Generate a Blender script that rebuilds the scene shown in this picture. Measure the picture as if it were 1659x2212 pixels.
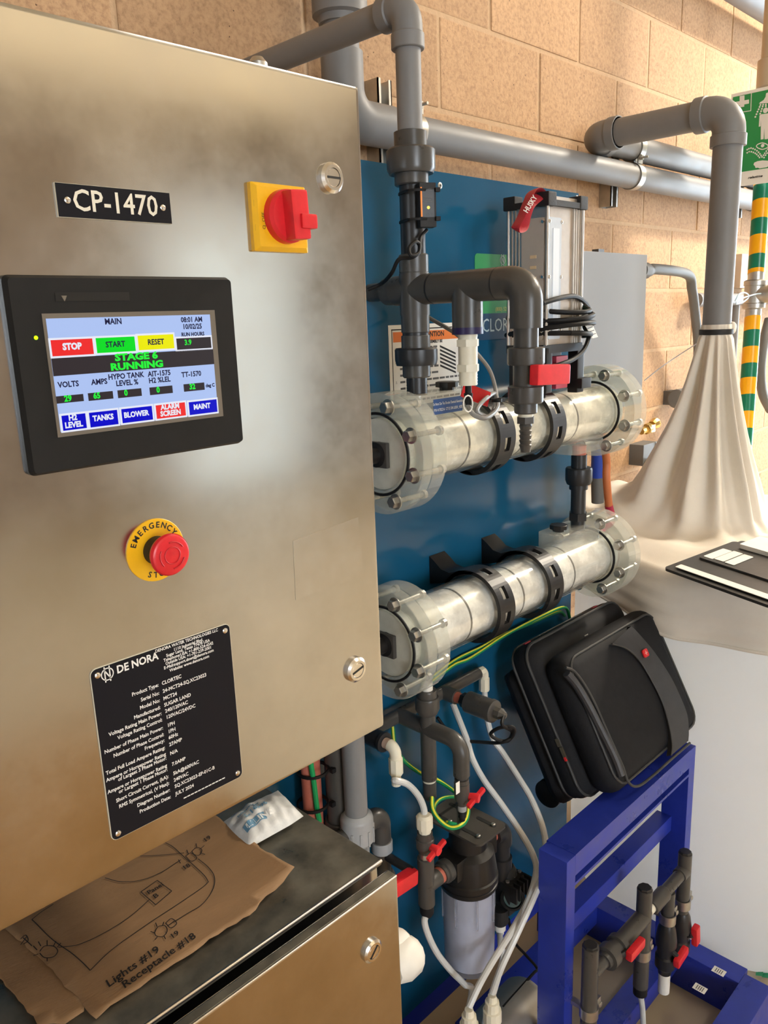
import bpy, bmesh, math, random
from mathutils import Vector, Matrix, noise
random.seed(7)
for o in list(bpy.data.objects): bpy.data.objects.remove(o)
scn = bpy.context.scene
COL = scn.collection
V = Vector
# ---------------------------------------------------------------- camera
YAW, PIT, ROL, FPX = math.radians(45.02), math.radians(13.53), math.radians(-2.155), 1723.2
FW = V((math.sin(YAW)*math.cos(PIT), math.cos(YAW)*math.cos(PIT), -math.sin(PIT)))
_r = V((math.cos(YAW), -math.sin(YAW), 0)); _u = _r.cross(FW)
RT = _r*math.cos(ROL)+_u*math.sin(ROL); UP = -_r*math.sin(ROL)+_u*math.cos(ROL)
CAM = V((0, -0.66, 1.60))
cd = bpy.data.cameras.new('camera'); cam = bpy.data.objects.new('camera', cd); COL.objects.link(cam)
cd.sensor_fit = 'VERTICAL'; cd.sensor_height = 24.0; cd.lens = FPX/2212*24.0
cd.clip_start = 0.02; cd.clip_end = 60
cam.matrix_world = Matrix(((RT.x, UP.x, -FW.x, CAM.x), (RT.y, UP.y, -FW.y, CAM.y), (RT.z, UP.z, -FW.z, CAM.z), (0, 0, 0, 1)))
scn.camera = cam
# ---------------------------------------------------------------- world, exposure
w = bpy.data.worlds.new('world'); scn.world = w; w.use_nodes = True
w.node_tree.nodes['Background'].inputs[0].default_value = (0.75, 0.85, 1.0, 1)
w.node_tree.nodes['Background'].inputs[1].default_value = 0.5
vs = scn.view_settings
vs.view_transform = 'Standard'; vs.look = 'None'; vs.gamma = 1.0; vs.use_curve_mapping = False; vs.exposure = 0.22

LAMP_MAIN = 370.0     # ceiling luminaire above the tank side, emission strength
LAMP_FILL = 14.0     # unseen luminaire behind the camera, added as frontal fill
FRONT_FILL = 16.0  # unseen bluish panel added left of the camera as frontal fill
SIDE_WINDOW = 12.0    # daylight in the side window panes
REFLECTION_PANEL = 1.1       # warm glowing ceiling panel, added for the golden reflection in the door
WINDOW = 0.85         # daylight in the frosted window panes

def at(x, y, X=None, Y=None, Z=None):
    d = FW*FPX + RT*(x-829.5) - UP*(y-1106)
    if X is not None: t = (X-CAM.x)/d.x
    elif Y is not None: t = (Y-CAM.y)/d.y
    else: t = (Z-CAM.z)/d.z
    return CAM + d*t
def pxm(p):            # pixels per metre at a point
    return FPX/((V(p)-CAM).dot(FW))

# ---------------------------------------------------------------- materials
MATS = {}
def nd(nt, t, **k):
    n = nt.nodes.new(t)
    for a, b in k.items(): setattr(n, a, b)
    return n
def mat(name, col, rough=0.5, metal=0.0, var=0.0, vscale=20.0, bump=0.0, bscale=200.0, trans=0.0, ior=1.45,
        coat=0.0, emit=0.0, stretch=None, rvar=0.0, spec=0.5, alpha=1.0, sss=0.0, rnd=0.0, aniso=0.0):
    if name in MATS: return MATS[name]
    m = bpy.data.materials.new(name); m.use_nodes = True
    nt = m.node_tree; b = nt.nodes['Principled BSDF']; L = nt.links.new
    b.inputs['Base Color'].default_value = (*col, 1)
    b.inputs['Roughness'].default_value = rough; b.inputs['Metallic'].default_value = metal
    b.inputs['Transmission Weight'].default_value = trans; b.inputs['IOR'].default_value = ior
    b.inputs['Coat Weight'].default_value = coat; b.inputs['Specular IOR Level'].default_value = spec
    b.inputs['Alpha'].default_value = alpha
    b.inputs['Anisotropic'].default_value = aniso
    if sss: b.inputs['Subsurface Weight'].default_value = sss; b.inputs['Subsurface Radius'].default_value = (.02, .018, .015)
    if emit:
        b.inputs['Emission Color'].default_value = (*col, 1); b.inputs['Emission Strength'].default_value = emit
    if var or rvar or bump or rnd:
        tc = nd(nt, 'ShaderNodeTexCoord'); mp = nd(nt, 'ShaderNodeMapping')
        L(tc.outputs['Object'], mp.inputs[0])
        if stretch: mp.inputs['Scale'].default_value = stretch
    if var or rvar or rnd:
        nz = nd(nt, 'ShaderNodeTexNoise'); nz.inputs['Scale'].default_value = vscale; nz.inputs['Detail'].default_value = 6; nz.inputs['Roughness'].default_value = .65
        L(mp.outputs[0], nz.inputs['Vector'])
    if var or rnd:
        hs = nd(nt, 'ShaderNodeHueSaturation'); hs.inputs['Color'].default_value = (*col, 1)
        mr = nd(nt, 'ShaderNodeMapRange'); mr.inputs[1].default_value = .25; mr.inputs[2].default_value = .75
        mr.inputs[3].default_value = 1-var; mr.inputs[4].default_value = 1+var
        L(nz.outputs[0], mr.inputs[0])
        if rnd:
            oi = nd(nt, 'ShaderNodeObjectInfo'); m2 = nd(nt, 'ShaderNodeMapRange'); m2.inputs[3].default_value = 1-rnd; m2.inputs[4].default_value = 1+rnd
            L(oi.outputs['Random'], m2.inputs[0]); mu = nd(nt, 'ShaderNodeMath', operation='MULTIPLY')
            L(mr.outputs[0], mu.inputs[0]); L(m2.outputs[0], mu.inputs[1]); L(mu.outputs[0], hs.inputs['Value'])
        else: L(mr.outputs[0], hs.inputs['Value'])
        L(hs.outputs[0], b.inputs['Base Color'])
    if rvar:
        m3 = nd(nt, 'ShaderNodeMapRange'); m3.inputs[1].default_value = .3; m3.inputs[2].default_value = .7
        m3.inputs[3].default_value = max(.02, rough-rvar); m3.inputs[4].default_value = min(1, rough+rvar)
        L(nz.outputs[0], m3.inputs[0]); L(m3.outputs[0], b.inputs['Roughness'])
    if bump:
        n2 = nd(nt, 'ShaderNodeTexNoise'); n2.inputs['Scale'].default_value = bscale; n2.inputs['Detail'].default_value = 4
        L(mp.outputs[0], n2.inputs['Vector'])
        bp = nd(nt, 'ShaderNodeBump'); bp.inputs['Strength'].default_value = bump; bp.inputs['Distance'].default_value = .002
        L(n2.outputs[0], bp.inputs['Height']); L(bp.outputs[0], b.inputs['Normal'])
    MATS[name] = m
    return m
def M(n): return MATS[n]

# ---------------------------------------------------------------- mesh helpers: every builder returns (verts, faces)
def frame(d):
    d = V(d).normalized(); a = V((0, 0, 1)) if abs(d.z) < .9 else V((1, 0, 0))
    x = a.cross(d).normalized(); return x, d.cross(x).normalized(), d
def g_box(c, s, rot=None, bev=0.0):
    c = V(c); hx, hy, hz = s[0]/2, s[1]/2, s[2]/2
    if bev <= 0:
        vs = [V((x, y, z)) for x in (-hx, hx) for y in (-hy, hy) for z in (-hz, hz)]
        fs = [(0, 1, 3, 2), (4, 6, 7, 5), (0, 4, 5, 1), (2, 3, 7, 6), (0, 2, 6, 4), (1, 5, 7, 3)]
    else:
        bm = bmesh.new(); bmesh.ops.create_cube(bm, size=1)
        for v in bm.verts: v.co = V((v.co.x*2*hx, v.co.y*2*hy, v.co.z*2*hz))
        bmesh.ops.bevel(bm, geom=list(bm.edges), offset=bev, segments=2, profile=.7, affect='EDGES')
        bm.verts.index_update(); vs = [v.co.copy() for v in bm.verts]; fs = [tuple(v.index for v in f.verts) for f in bm.faces]; bm.free()
    if rot is not None: vs = [rot @ v for v in vs]
    return [v+c for v in vs], fs
def g_lathe(a, d, prof, n=24, cap=True, ph=0.0):
    a = V(a); x, y, z = frame(d); vs = []; fs = []
    for t, r in prof:
        for k in range(n):
            q = 2*math.pi*k/n+ph
            vs.append(a+z*t+x*(r*math.cos(q))+y*(r*math.sin(q)))
    for i in range(len(prof)-1):
        for k in range(n):
            k2 = (k+1) % n
            fs.append((i*n+k, i*n+k2, (i+1)*n+k2, (i+1)*n+k))
    if cap:
        if prof[0][1] > 1e-6: fs.append(tuple(range(n-1, -1, -1)))
        if prof[-1][1] > 1e-6: fs.append(tuple((len(prof)-1)*n+k for k in range(n)))
    return vs, fs
def g_ring(a, d, r0, r1, h, n=32):   # washer / pipe section
    return g_lathe(a, d, [(0, r0), (0, r1), (h, r1), (h, r0), (0, r0)], n, cap=False)
def g_cyl(a, b, r, n=20, bev=0.0):
    a, b = V(a), V(b); L = (b-a).length
    if bev: return g_lathe(a, b-a, [(0, r-bev), (bev, r), (L-bev, r), (L, r-bev)], n)
    return g_lathe(a, b-a, [(0, r), (L, r)], n)
def smooth(pts, k=8, closed=False):
    pts = [V(p) for p in pts]; out = []; n = len(pts)
    for i in range(n if closed else n-1):
        p0 = pts[(i-1) % n] if closed or i > 0 else pts[0]*2-pts[1]
        p1, p2 = pts[i], pts[(i+1) % n]
        p3 = pts[(i+2) % n] if closed or i+2 < n else pts[-1]*2-pts[-2]
        for j in range(k):
            t = j/k
            out.append(.5*((2*p1)+(p2-p0)*t+(2*p0-5*p1+4*p2-p3)*t*t+(3*p1-p0-3*p2+p3)*t**3))
    if not closed: out.append(pts[-1])
    return out
def g_sweep(pts, r, n=10, cap=True, flat=None, up=None):
    pts = [V(p) for p in pts]; N = len(pts)
    rs = r if isinstance(r, (list, tuple)) else [r]*N
    T = [(pts[min(i+1, N-1)]-pts[max(i-1, 0)]).normalized() for i in range(N)]
    if up is None: x, y, _ = frame(T[0])
    else:
        x = (V(up)-T[0]*V(up).dot(T[0])).normalized(); y = T[0].cross(x)
    vs = []; fs = []
    for i in range(N):
        if i:
            x = (x-T[i]*x.dot(T[i])).normalized(); y = T[i].cross(x)
        for k in range(n):
            q = 2*math.pi*k/n + (math.pi/4 if n == 4 else 0)
            cx, cy = math.cos(q)*rs[i], math.sin(q)*rs[i]
            if flat: cx *= flat[0]; cy *= flat[1]
            vs.append(pts[i]+x*cx+y*cy)
    for i in range(N-1):
        for k in range(n):
            k2 = (k+1) % n; fs.append((i*n+k, i*n+k2, (i+1)*n+k2, (i+1)*n+k))
    if cap: fs.append(tuple(range(n-1, -1, -1))); fs.append(tuple((N-1)*n+k for k in range(n)))
    return vs, fs
def g_tube(ctrl, r, n=10, k=8): return g_sweep(smooth(ctrl, k), r, n)
def g_prism(poly, depth):     # poly: 3D points of one face, depth: extrusion vector
    poly = [V(p) for p in poly]; d = V(depth); n = len(poly)
    vs = poly+[p+d for p in poly]
    fs = [tuple(range(n-1, -1, -1)), tuple(range(n, 2*n))]+[(i, (i+1) % n, n+(i+1) % n, n+i) for i in range(n)]
    return vs, fs
def rrect(c, ax, ay, w, h, r, k=4):   # rounded rectangle outline
    c, ax, ay = V(c), V(ax).normalized(), V(ay).normalized(); out = []
    for sx, sy, a0 in ((1, 1, 0), (-1, 1, 90), (-1, -1, 180), (1, -1, 270)):
        for i in range(k+1):
            q = math.radians(a0+90*i/k)
            out.append(c+ax*(sx*(w/2-r)+r*math.cos(q))+ay*(sy*(h/2-r)+r*math.sin(q)))
    return out
def g_elbow(p, d1, d2, r, L1, L2, R=None, n=20, sock=None):
    """bend from p+d1*L1 through corner p to p+d2*L2"""
    p, d1, d2 = V(p), V(d1).normalized(), V(d2).normalized(); R = R or r*1.25
    pts = [p+d1*L1]; c = p+d1*R+d2*R
    for i in range(9):
        q = math.pi/2*i/8
        pts.append(c-d2*(R*math.cos(q))-d1*(R*math.sin(q)))
    pts.append(p+d2*L2)
    # drop duplicates when L==R
    q = [pts[0]]
    for a in pts[1:]:
        if (a-q[-1]).length > 1e-5: q.append(a)
    g = [g_sweep(q, r, n)]
    if sock:
        for d, L in ((d1, L1), (d2, L2)):
            g.append(g_lathe(p+d*(L-sock[1]), d, [(0, r), (.002, sock[0]), (sock[1]-.001, sock[0]), (sock[1], sock[0]-.001), (sock[1], r*.8)], n, cap=False))
    return g
def g_text(s, size, ox, ax, ay, align='CENTER', valign='CENTER', squash=1.0, depth=0.0, bold=0.0, shear=0.0):
    cu = bpy.data.curves.new('txt', 'FONT'); cu.body = s; cu.size = size; cu.align_x = align; cu.align_y = valign
    cu.resolution_u = 2; cu.offset = bold; cu.shear = shear; cu.extrude = depth
    ob = bpy.data.objects.new('txt', cu); COL.objects.link(ob)
    dg = bpy.context.evaluated_depsgraph_get(); dg.update()
    me = bpy.data.meshes.new_from_object(ob.evaluated_get(dg))
    ax, ay = V(ax).normalized(), V(ay).normalized(); az = ax.cross(ay); ox = V(ox)
    vs = [ox+ax*(v.co.x*squash)+ay*v.co.y+az*v.co.z for v in me.vertices]
    fs = [tuple(p.vertices) for p in me.polygons]
    bpy.data.objects.remove(ob); bpy.data.curves.remove(cu); bpy.data.meshes.remove(me)
    return vs, fs
def g_poly(pts): return [V(p) for p in pts], [tuple(range(len(pts)))]
def g_strip(pts, wdt, nrm):   # flat pen stroke
    pts = [V(p) for p in pts]; n = V(nrm); vs = []; fs = []
    for i, p in enumerate(pts):
        t = (pts[min(i+1, len(pts)-1)]-pts[max(i-1, 0)]).normalized(); s = n.cross(t).normalized()*wdt/2
        vs += [p+s, p-s]
    for i in range(len(pts)-1): fs.append((2*i, 2*i+1, 2*i+3, 2*i+2))
    return vs, fs

# ---------------------------------------------------------------- objects
def root_of(o):
    while o.parent: o = o.parent
    return o
def build(name, geo, material, parent=None, ang=35, origin=None, bev=0.0):
    """one mesh object out of one or several (verts, faces)"""
    if isinstance(geo, tuple): geo = [geo]
    vs = []; fs = []
    for a, f in geo:
        k = len(vs); vs += list(a); fs += [tuple(i+k for i in q) for q in f]
    if origin is None:
        if parent is not None: origin = V(root_of(parent)['_o'])
        else:
            mn = [min(v[i] for v in vs) for i in range(3)]; mx = [max(v[i] for v in vs) for i in range(3)]
            origin = V(((mn[0]+mx[0])/2, (mn[1]+mx[1])/2, mn[2]))
    me = bpy.data.meshes.new(name); me.from_pydata([tuple(V(v)-V(origin)) for v in vs], [], fs); me.validate(); me.update()
    bm = bmesh.new(); bm.from_mesh(me); bmesh.ops.recalc_face_normals(bm, faces=bm.faces); bm.to_mesh(me); bm.free()
    for p in me.polygons: p.use_smooth = ang > 0
    if ang > 0: me.set_sharp_from_angle(angle=math.radians(ang))
    me.materials.append(M(material) if isinstance(material, str) else material)
    o = bpy.data.objects.new(name, me); COL.objects.link(o)
    if parent is not None: o.parent = parent
    else: o.location = origin; o['_o'] = tuple(origin)
    if 0 < ang <= 40:
        md = o.modifiers.new('weighted', 'WEIGHTED_NORMAL'); md.keep_sharp = True; md.mode = 'FACE_AREA'; md.weight = 100
    if bev:
        md = o.modifiers.new('bevel', 'BEVEL'); md.width = bev; md.segments = 2; md.limit_method = 'ANGLE'; md.angle_limit = math.radians(40)
    return o
def tag(o, label=None, cat=None, group=None, kind=None):
    if label: o['label'] = label
    if cat: o['category'] = cat
    if group: o['group'] = group
    if kind: o['kind'] = kind
    return o
def thing(name, label, cat, loc, group=None, kind=None):
    e = bpy.data.objects.new(name, None); COL.objects.link(e); e.location = V(loc); e['_o'] = tuple(V(loc)); e.empty_display_size = .05
    return tag(e, label, cat, group, kind)

# palette ---------------------------------------------------------------------
mat('steel', (.52, .515, .505), .18, 1.0, var=.13, vscale=11, rvar=.05)
mat('steel_film', (.54, .53, .515), .22, 1.0, var=.10, vscale=25, rvar=.05)
mat('steel_dusty', (.25, .23, .185), .42, .75, var=.45, vscale=14, rvar=.18)
mat('chrome', (.75, .73, .70), .22, 1.0, var=.1, vscale=90)
mat('dark_slot', (.01, .01, .01), .6)
mat('black_plastic', (.012, .011, .011), .38, var=.2, vscale=60)
mat('black_matte', (.016, .016, .017), .6, var=.3, vscale=80, bump=.2, bscale=600)
mat('pvc_dark', (.066, .062, .057), .33, var=.12, vscale=30, rvar=.08)
mat('pvc_black', (.022, .022, .024), .35, var=.2, vscale=30)
mat('pvc_grey', (.205, .205, .21), .50, var=.06, vscale=15, rvar=.06)
mat('pvc_light', (.36, .37, .38), .38, var=.08, vscale=20)
mat('red_plastic', (.72, .022, .03), .32, var=.12, vscale=60)
mat('yellow_plastic', (.86, .47, .01), .35, var=.06, vscale=40)
mat('blue_board', (.008, .084, .172), .14, var=.10, vscale=3, rvar=.05)
mat('blue_paint', (.020, .040, .36), .35, var=.22, vscale=14, rvar=.12)
def acrylic(name, fog, clear):
    m = bpy.data.materials.new(name); m.use_nodes = True; MATS[name] = m; nt = m.node_tree; L = nt.links.new
    nt.nodes.remove(nt.nodes['Principled BSDF']); out = nt.nodes['Material Output']
    tr = nd(nt, 'ShaderNodeBsdfTransparent'); tr.inputs[0].default_value = clear
    gl = nd(nt, 'ShaderNodeBsdfGlossy'); gl.inputs['Color'].default_value = (.95, .96, .95, 1); gl.inputs['Roughness'].default_value = .10
    df = nd(nt, 'ShaderNodeBsdfDiffuse'); df.inputs[0].default_value = (.80, .80, .74, 1)
    lw = nd(nt, 'ShaderNodeLayerWeight'); lw.inputs[0].default_value = .5
    pw_ = nd(nt, 'ShaderNodeMath', operation='POWER'); L(lw.outputs['Facing'], pw_.inputs[0]); pw_.inputs[1].default_value = 3.5
    ml = nd(nt, 'ShaderNodeMath', operation='MULTIPLY_ADD'); L(pw_.outputs[0], ml.inputs[0]); ml.inputs[1].default_value = .6; ml.inputs[2].default_value = .05
    m1 = nd(nt, 'ShaderNodeMixShader'); L(ml.outputs[0], m1.inputs[0]); L(tr.outputs[0], m1.inputs[1]); L(gl.outputs[0], m1.inputs[2])
    m2 = nd(nt, 'ShaderNodeMixShader'); m2.inputs[0].default_value = fog; L(m1.outputs[0], m2.inputs[1]); L(df.outputs[0], m2.inputs[2])
    L(m2.outputs[0], out.inputs[0])
acrylic('acrylic', .19, (.95, .96, .94, 1)); acrylic('acrylic_tube', .03, (.99, .99, .985, 1))
mat('cell_core', (.80, .79, .68), .25, .0, var=.34, vscale=26, rvar=.12, coat=.6)
mat('cell_core_pale', (.80, .80, .76), .25, .0, var=.34, vscale=26, rvar=.12, coat=.6)
mat('white_plastic', (.82, .80, .74), .42, var=.05, vscale=30)
mat('nylon', (.80, .76, .62), .4, var=.05, vscale=30, sss=.15)
mat('milky_tube', (.62, .63, .62), .3, var=.1, vscale=25, sss=.2)
mat('rubber_black', (.009, .009, .010), .55, spec=.3)
mat('wire_green', (.01, .26, .09), .35)
mat('wire_yellow', (.75, .72, .05), .35)
mat('copper_red', (.52, .15, .10), .5, var=.2, vscale=30)
mat('zinc', (.50, .49, .46), .38, 1.0, var=.15, vscale=40)
mat('alu', (.62, .58, .53), .36, 1.0, var=.08, vscale=40)
mat('brass', (.78, .56, .20), .25, 1.0, var=.15, vscale=60)
mat('print_white', (.80, .79, .76), .5)
mat('print_black', (.015, .015, .016), .5)
mat('paper_white', (.86, .85, .80), .6, var=.03, vscale=30)
mat('kraft', (.30, .175, .085), .75, var=.14, vscale=7, stretch=(1, 4, 1), bump=.25, bscale=120)
mat('ink', (.018, .014, .012), .6)
mat('canvas', (.74, .685, .60), .8, var=.05, vscale=12, bump=.25, bscale=900)
mat('plastic_ghost', (.70, .72, .70), .35, trans=.55, ior=1.4, var=.04, vscale=4)
def translucent(name, col, k, rough=.4):
    m = mat(name, col, rough, var=.04, vscale=3); nt = m.node_tree; L = nt.links.new; b = nt.nodes['Principled BSDF']; out = nt.nodes['Material Output']
    tl = nd(nt, 'ShaderNodeBsdfTranslucent'); tl.inputs[0].default_value = (*col, 1); mx = nd(nt, 'ShaderNodeMixShader'); mx.inputs[0].default_value = k
    L(b.outputs[0], mx.inputs[1]); L(tl.outputs[0], mx.inputs[2]); L(mx.outputs[0], out.inputs[0]); return m
translucent('tank_plastic', (.93, .955, .975), .55)
# ================================================================ ROOM
WY = 0.68
def cmu():
    m = bpy.data.materials.new('cmu_block'); m.use_nodes = True; MATS['cmu_block'] = m
    nt = m.node_tree; b = nt.nodes['Principled BSDF']; L = nt.links.new
    geo = nd(nt, 'ShaderNodeNewGeometry')
    n1 = nd(nt, 'ShaderNodeTexNoise'); n1.inputs['Scale'].default_value = 110; n1.inputs['Detail'].default_value = 6; n1.inputs['Roughness'].default_value = .7
    n2 = nd(nt, 'ShaderNodeTexNoise'); n2.inputs['Scale'].default_value = 5; n2.inputs['Detail'].default_value = 3
    v = nd(nt, 'ShaderNodeTexVoronoi'); v.inputs['Scale'].default_value = 55
    vn = nd(nt, 'ShaderNodeTexNoise'); vn.inputs['Scale'].default_value = 26; vn.inputs['Detail'].default_value = 3
    for n in (n1, n2, v, vn): L(geo.outputs['Position'], n.inputs['Vector'])
    r = nd(nt, 'ShaderNodeValToRGB'); L(n1.outputs[0], r.inputs[0])
    e = r.color_ramp.elements; e[0].position = .27; e[0].color = (.36, .21, .115, 1); e[1].position = .52; e[1].color = (.56, .35, .195, 1)
    e2 = e.new(.78); e2.color = (.65, .42, .24, 1)
    # pits
    gt = nd(nt, 'ShaderNodeMath', operation='LESS_THAN'); gt.inputs[1].default_value = .085; L(v.outputs['Distance'], gt.inputs[0])
    g2 = nd(nt, 'ShaderNodeMath', operation='GREATER_THAN'); g2.inputs[1].default_value = .55; L(vn.outputs[0], g2.inputs[0])
    mu = nd(nt, 'ShaderNodeMath', operation='MULTIPLY'); L(gt.outputs[0], mu.inputs[0]); L(g2.outputs[0], mu.inputs[1])
    mx = nd(nt, 'ShaderNodeMix', data_type='RGBA'); L(mu.outputs[0], mx.inputs[0]); L(r.outputs[0], mx.inputs[6]); mx.inputs[7].default_value = (.10, .05, .028, 1)
    hs = nd(nt, 'ShaderNodeHueSaturation'); L(mx.outputs[2], hs.inputs['Color'])
    oi = nd(nt, 'ShaderNodeObjectInfo'); mr = nd(nt, 'ShaderNodeMapRange'); mr.inputs[3].default_value = .9; mr.inputs[4].default_value = 1.08
    L(oi.outputs['Random'], mr.inputs[0]); ad = nd(nt, 'ShaderNodeMath', operation='MULTIPLY')
    m2 = nd(nt, 'ShaderNodeMapRange'); m2.inputs[3].default_value = .86; m2.inputs[4].default_value = 1.14; L(n2.outputs[0], m2.inputs[0])
    L(mr.outputs[0], ad.inputs[0]); L(m2.outputs[0], ad.inputs[1]); L(ad.outputs[0], hs.inputs['Value'])
    L(hs.outputs[0], b.inputs['Base Color']); b.inputs['Roughness'].default_value = .85
    bp = nd(nt, 'ShaderNodeBump'); bp.inputs['Strength'].default_value = .5; bp.inputs['Distance'].default_value = .003
    sb = nd(nt, 'ShaderNodeMath', operation='SUBTRACT'); L(n1.outputs[0], sb.inputs[0]); L(mu.outputs[0], sb.inputs[1])
    L(sb.outputs[0], bp.inputs['Height']); L(bp.outputs[0], b.inputs['Normal'])
cmu()
mat('mortar', (.60, .41, .25), .9, var=.12, vscale=60, bump=.5, bscale=300)
mat('concrete', (.50, .42, .30), .32, var=.10, vscale=3.5, rvar=.1, bump=.15, bscale=60)
mat('drywall', (.34, .29, .245), .85, var=.06, vscale=3)
mat('ceiling_paint', (.62, .52, .36), .8, var=.05, vscale=3)
mat('lamp_metal', (.75, .75, .74), .5)
mat('lamp_glow_main', (1.0, .89, .73), .5, emit=LAMP_MAIN)
mat('lamp_glow_fill', (1.0, .90, .76), .5, emit=LAMP_FILL)
mat('window_glow', (.80, .93, 1.0), .4, emit=WINDOW)
mat('day_glow', (.70, .85, 1.0), .4, emit=SIDE_WINDOW)
mat('front_fill_glow', (.84, .92, 1.0), .4, emit=FRONT_FILL)
mat('reflection_panel_glow', (1.0, .80, .50), .4, emit=REFLECTION_PANEL)
X0, X1, Y0, ZC = -2.6, 5.7, -6.3, 3.7
st = lambda o: tag(o, kind='structure')
st(build('floor', g_box(((X0+X1)/2, (Y0+WY)/2, -.05), (X1-X0, WY-Y0+.3, .1)), 'concrete', ang=0))
st(build('ceiling', g_box(((X0+X1)/2, (Y0+WY)/2, ZC+.05), (X1-X0, WY-Y0+.3, .1)), 'ceiling_paint', ang=0))
wall = st(build('wall_back', g_box(((X0+X1)/2, WY+.0480, ZC/2), (X1-X0, .1, ZC)), 'mortar', ang=0))
st(build('wall_front', g_box(((X0+X1)/2, Y0-.05, ZC/2), (X1-X0, .1, ZC)), 'drywall', ang=0))
st(build('wall_left', g_box((X0-.05, (Y0+WY)/2, ZC/2), (.1, WY-Y0+.1, ZC)), 'drywall', ang=0))
st(build('wall_right', g_box((X1+.05, (Y0+WY)/2, ZC/2), (.1, WY-Y0+.1, ZC)), 'drywall', ang=0))
fm = build('added_floor_mat', g_prism(rrect((.48, -1.35, .0), (1, 0, 0), (0, 1, 0), 1.75, 2.1, .03), (0, 0, .012)), mat('mat_brown', (.33, .175, .05), .6, var=.15, vscale=8)); tag(fm, 'brown mat added out of view for the golden-brown reflection in the steel cabinets', 'mat')  # unseen mat, stands in for the brown reflected by the lower door
# masonry units: shared block mesh, one object each
CH, CL = .2056, .412
gb = g_box((0, 0, 0), (CL-.011, .02, CH-.011), bev=.0035)
bme = bpy.data.meshes.new('block'); bme.from_pydata([tuple(v) for v in gb[0]], [], gb[1]); bme.update(); bme.materials.append(M('cmu_block'))
wo = V(wall['_o'])
for r in range(-8, 4):
    zc = 2.283+CH*(r+.5)
    if zc < .55 or zc > 2.95: continue
    xs = (1.772 if r % 2 == 0 else 1.5755)
    for k in range(-4, 8):
        xc = xs+CL*(k+.5)
        if xc < .2 or xc > 4.6: continue
        o = bpy.data.objects.new('block', bme); COL.objects.link(o); o.parent = wall
        o.location = V((xc, WY-.004+.01+random.uniform(-.0012, .0012), zc))-wo
# rest of the wall beyond the units in view: coarse courses in one part
# front wall window that shows in the steel, plus an unseen panel added for fill
def window(n, xc, zc, wd, hg, glow_):
    f = []
    y = Y0+.03
    for sx in (-1, 1): f.append(g_box((xc+sx*wd/2, y, zc), (.06, .08, hg+.06)))
    for sz in (-1, 1): f.append(g_box((xc, y, zc+sz*hg/2), (wd+.06, .08, .06)))
    f.append(g_box((xc, y, zc), (.04, .07, hg)))
    wn = st(build('window_%d' % n, f, 'lamp_metal', ang=0))  # frame of the added fill panel
    for sx in (-1, 1):
        build('pane', g_box((xc+sx*wd/4, y-.01, zc), (wd/2-.04, .01, hg-.06)), glow_, wn, ang=0)
w1 = st(build('window_1', [g_box((4.85+s*.83, Y0+.03, 1.40), (.06, .08, 2.80)) for s in (-1, 1)]+[g_box((4.85, Y0+.03, 2.77), (1.72, .08, .06))], 'lamp_metal', ang=0))
for k in range(4): build('pane', g_box((4.85, Y0+.02, .36+.67*k), (1.60, .01, .66)), 'window_glow', w1, ang=0)
window(4, -1.4, 1.8, 2.0, 2.0, 'front_fill_glow')  # added frontal fill, kept out of the door's reflection
w2 = st(build('window_2', [g_box((X1-.03, -.40+s*.68, 1.5), (.08, .06, 2.46)) for s in (-1, 1)]+[g_box((X1-.03, -.40, 1.5+s*1.2), (.08, 1.42, .06)) for s in (-1, 1)], 'lamp_metal', ang=0))
for s in (-1, 1): build('pane', g_box((X1-.02, -.40+s*.33, 1.5), (.01, .64, 2.32)), 'day_glow', w2, ang=0)
w3 = st(build('window_3', [g_box((3.4+s*2.25, -5.2, ZC-.04), (.06, 1.86, .08)) for s in (-1, 1)]+[g_box((3.4, -5.2+s*.9, ZC-.04), (4.5, .06, .08)) for s in (-1, 1)], 'lamp_metal', ang=0))  # added glowing panel, mirrored as the golden band on the door
for k in range(4): build('pane', g_box((3.4-1.665+1.11*k, -5.2, ZC-.045), (1.1, 1.74, .01)), 'reflection_panel_glow', w3, ang=0)
def luminaire(name, c, L, W_, glow, label):
    t = thing(name, label, 'ceiling light', (c[0], c[1], c[2]))
    build('housing', g_box((c[0], c[1], c[2]+.035), (L+.04, W_+.04, .07)), 'lamp_metal', t, ang=0)
    build('diffuser', g_box((c[0], c[1], c[2]-.005), (L, W_, .012)), glow, t, ang=0)
    for s in (-1, 1): build('stem', g_cyl((c[0]+s*L*.35, c[1], c[2]+.07), (c[0]+s*L*.35, c[1], ZC), .008, 8), 'lamp_metal', t)
luminaire('ceiling_light', (4.5, -.62, 3.55), .6, .25, 'lamp_glow_main', 'bright warm luminaire hanging above the tank end of the room')
luminaire('ceiling_light', (2.4, -1.8, 3.40), 1.2, .3, 'lamp_glow_fill', 'warm strip luminaire added as fill in the middle of the room behind the camera')

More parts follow.
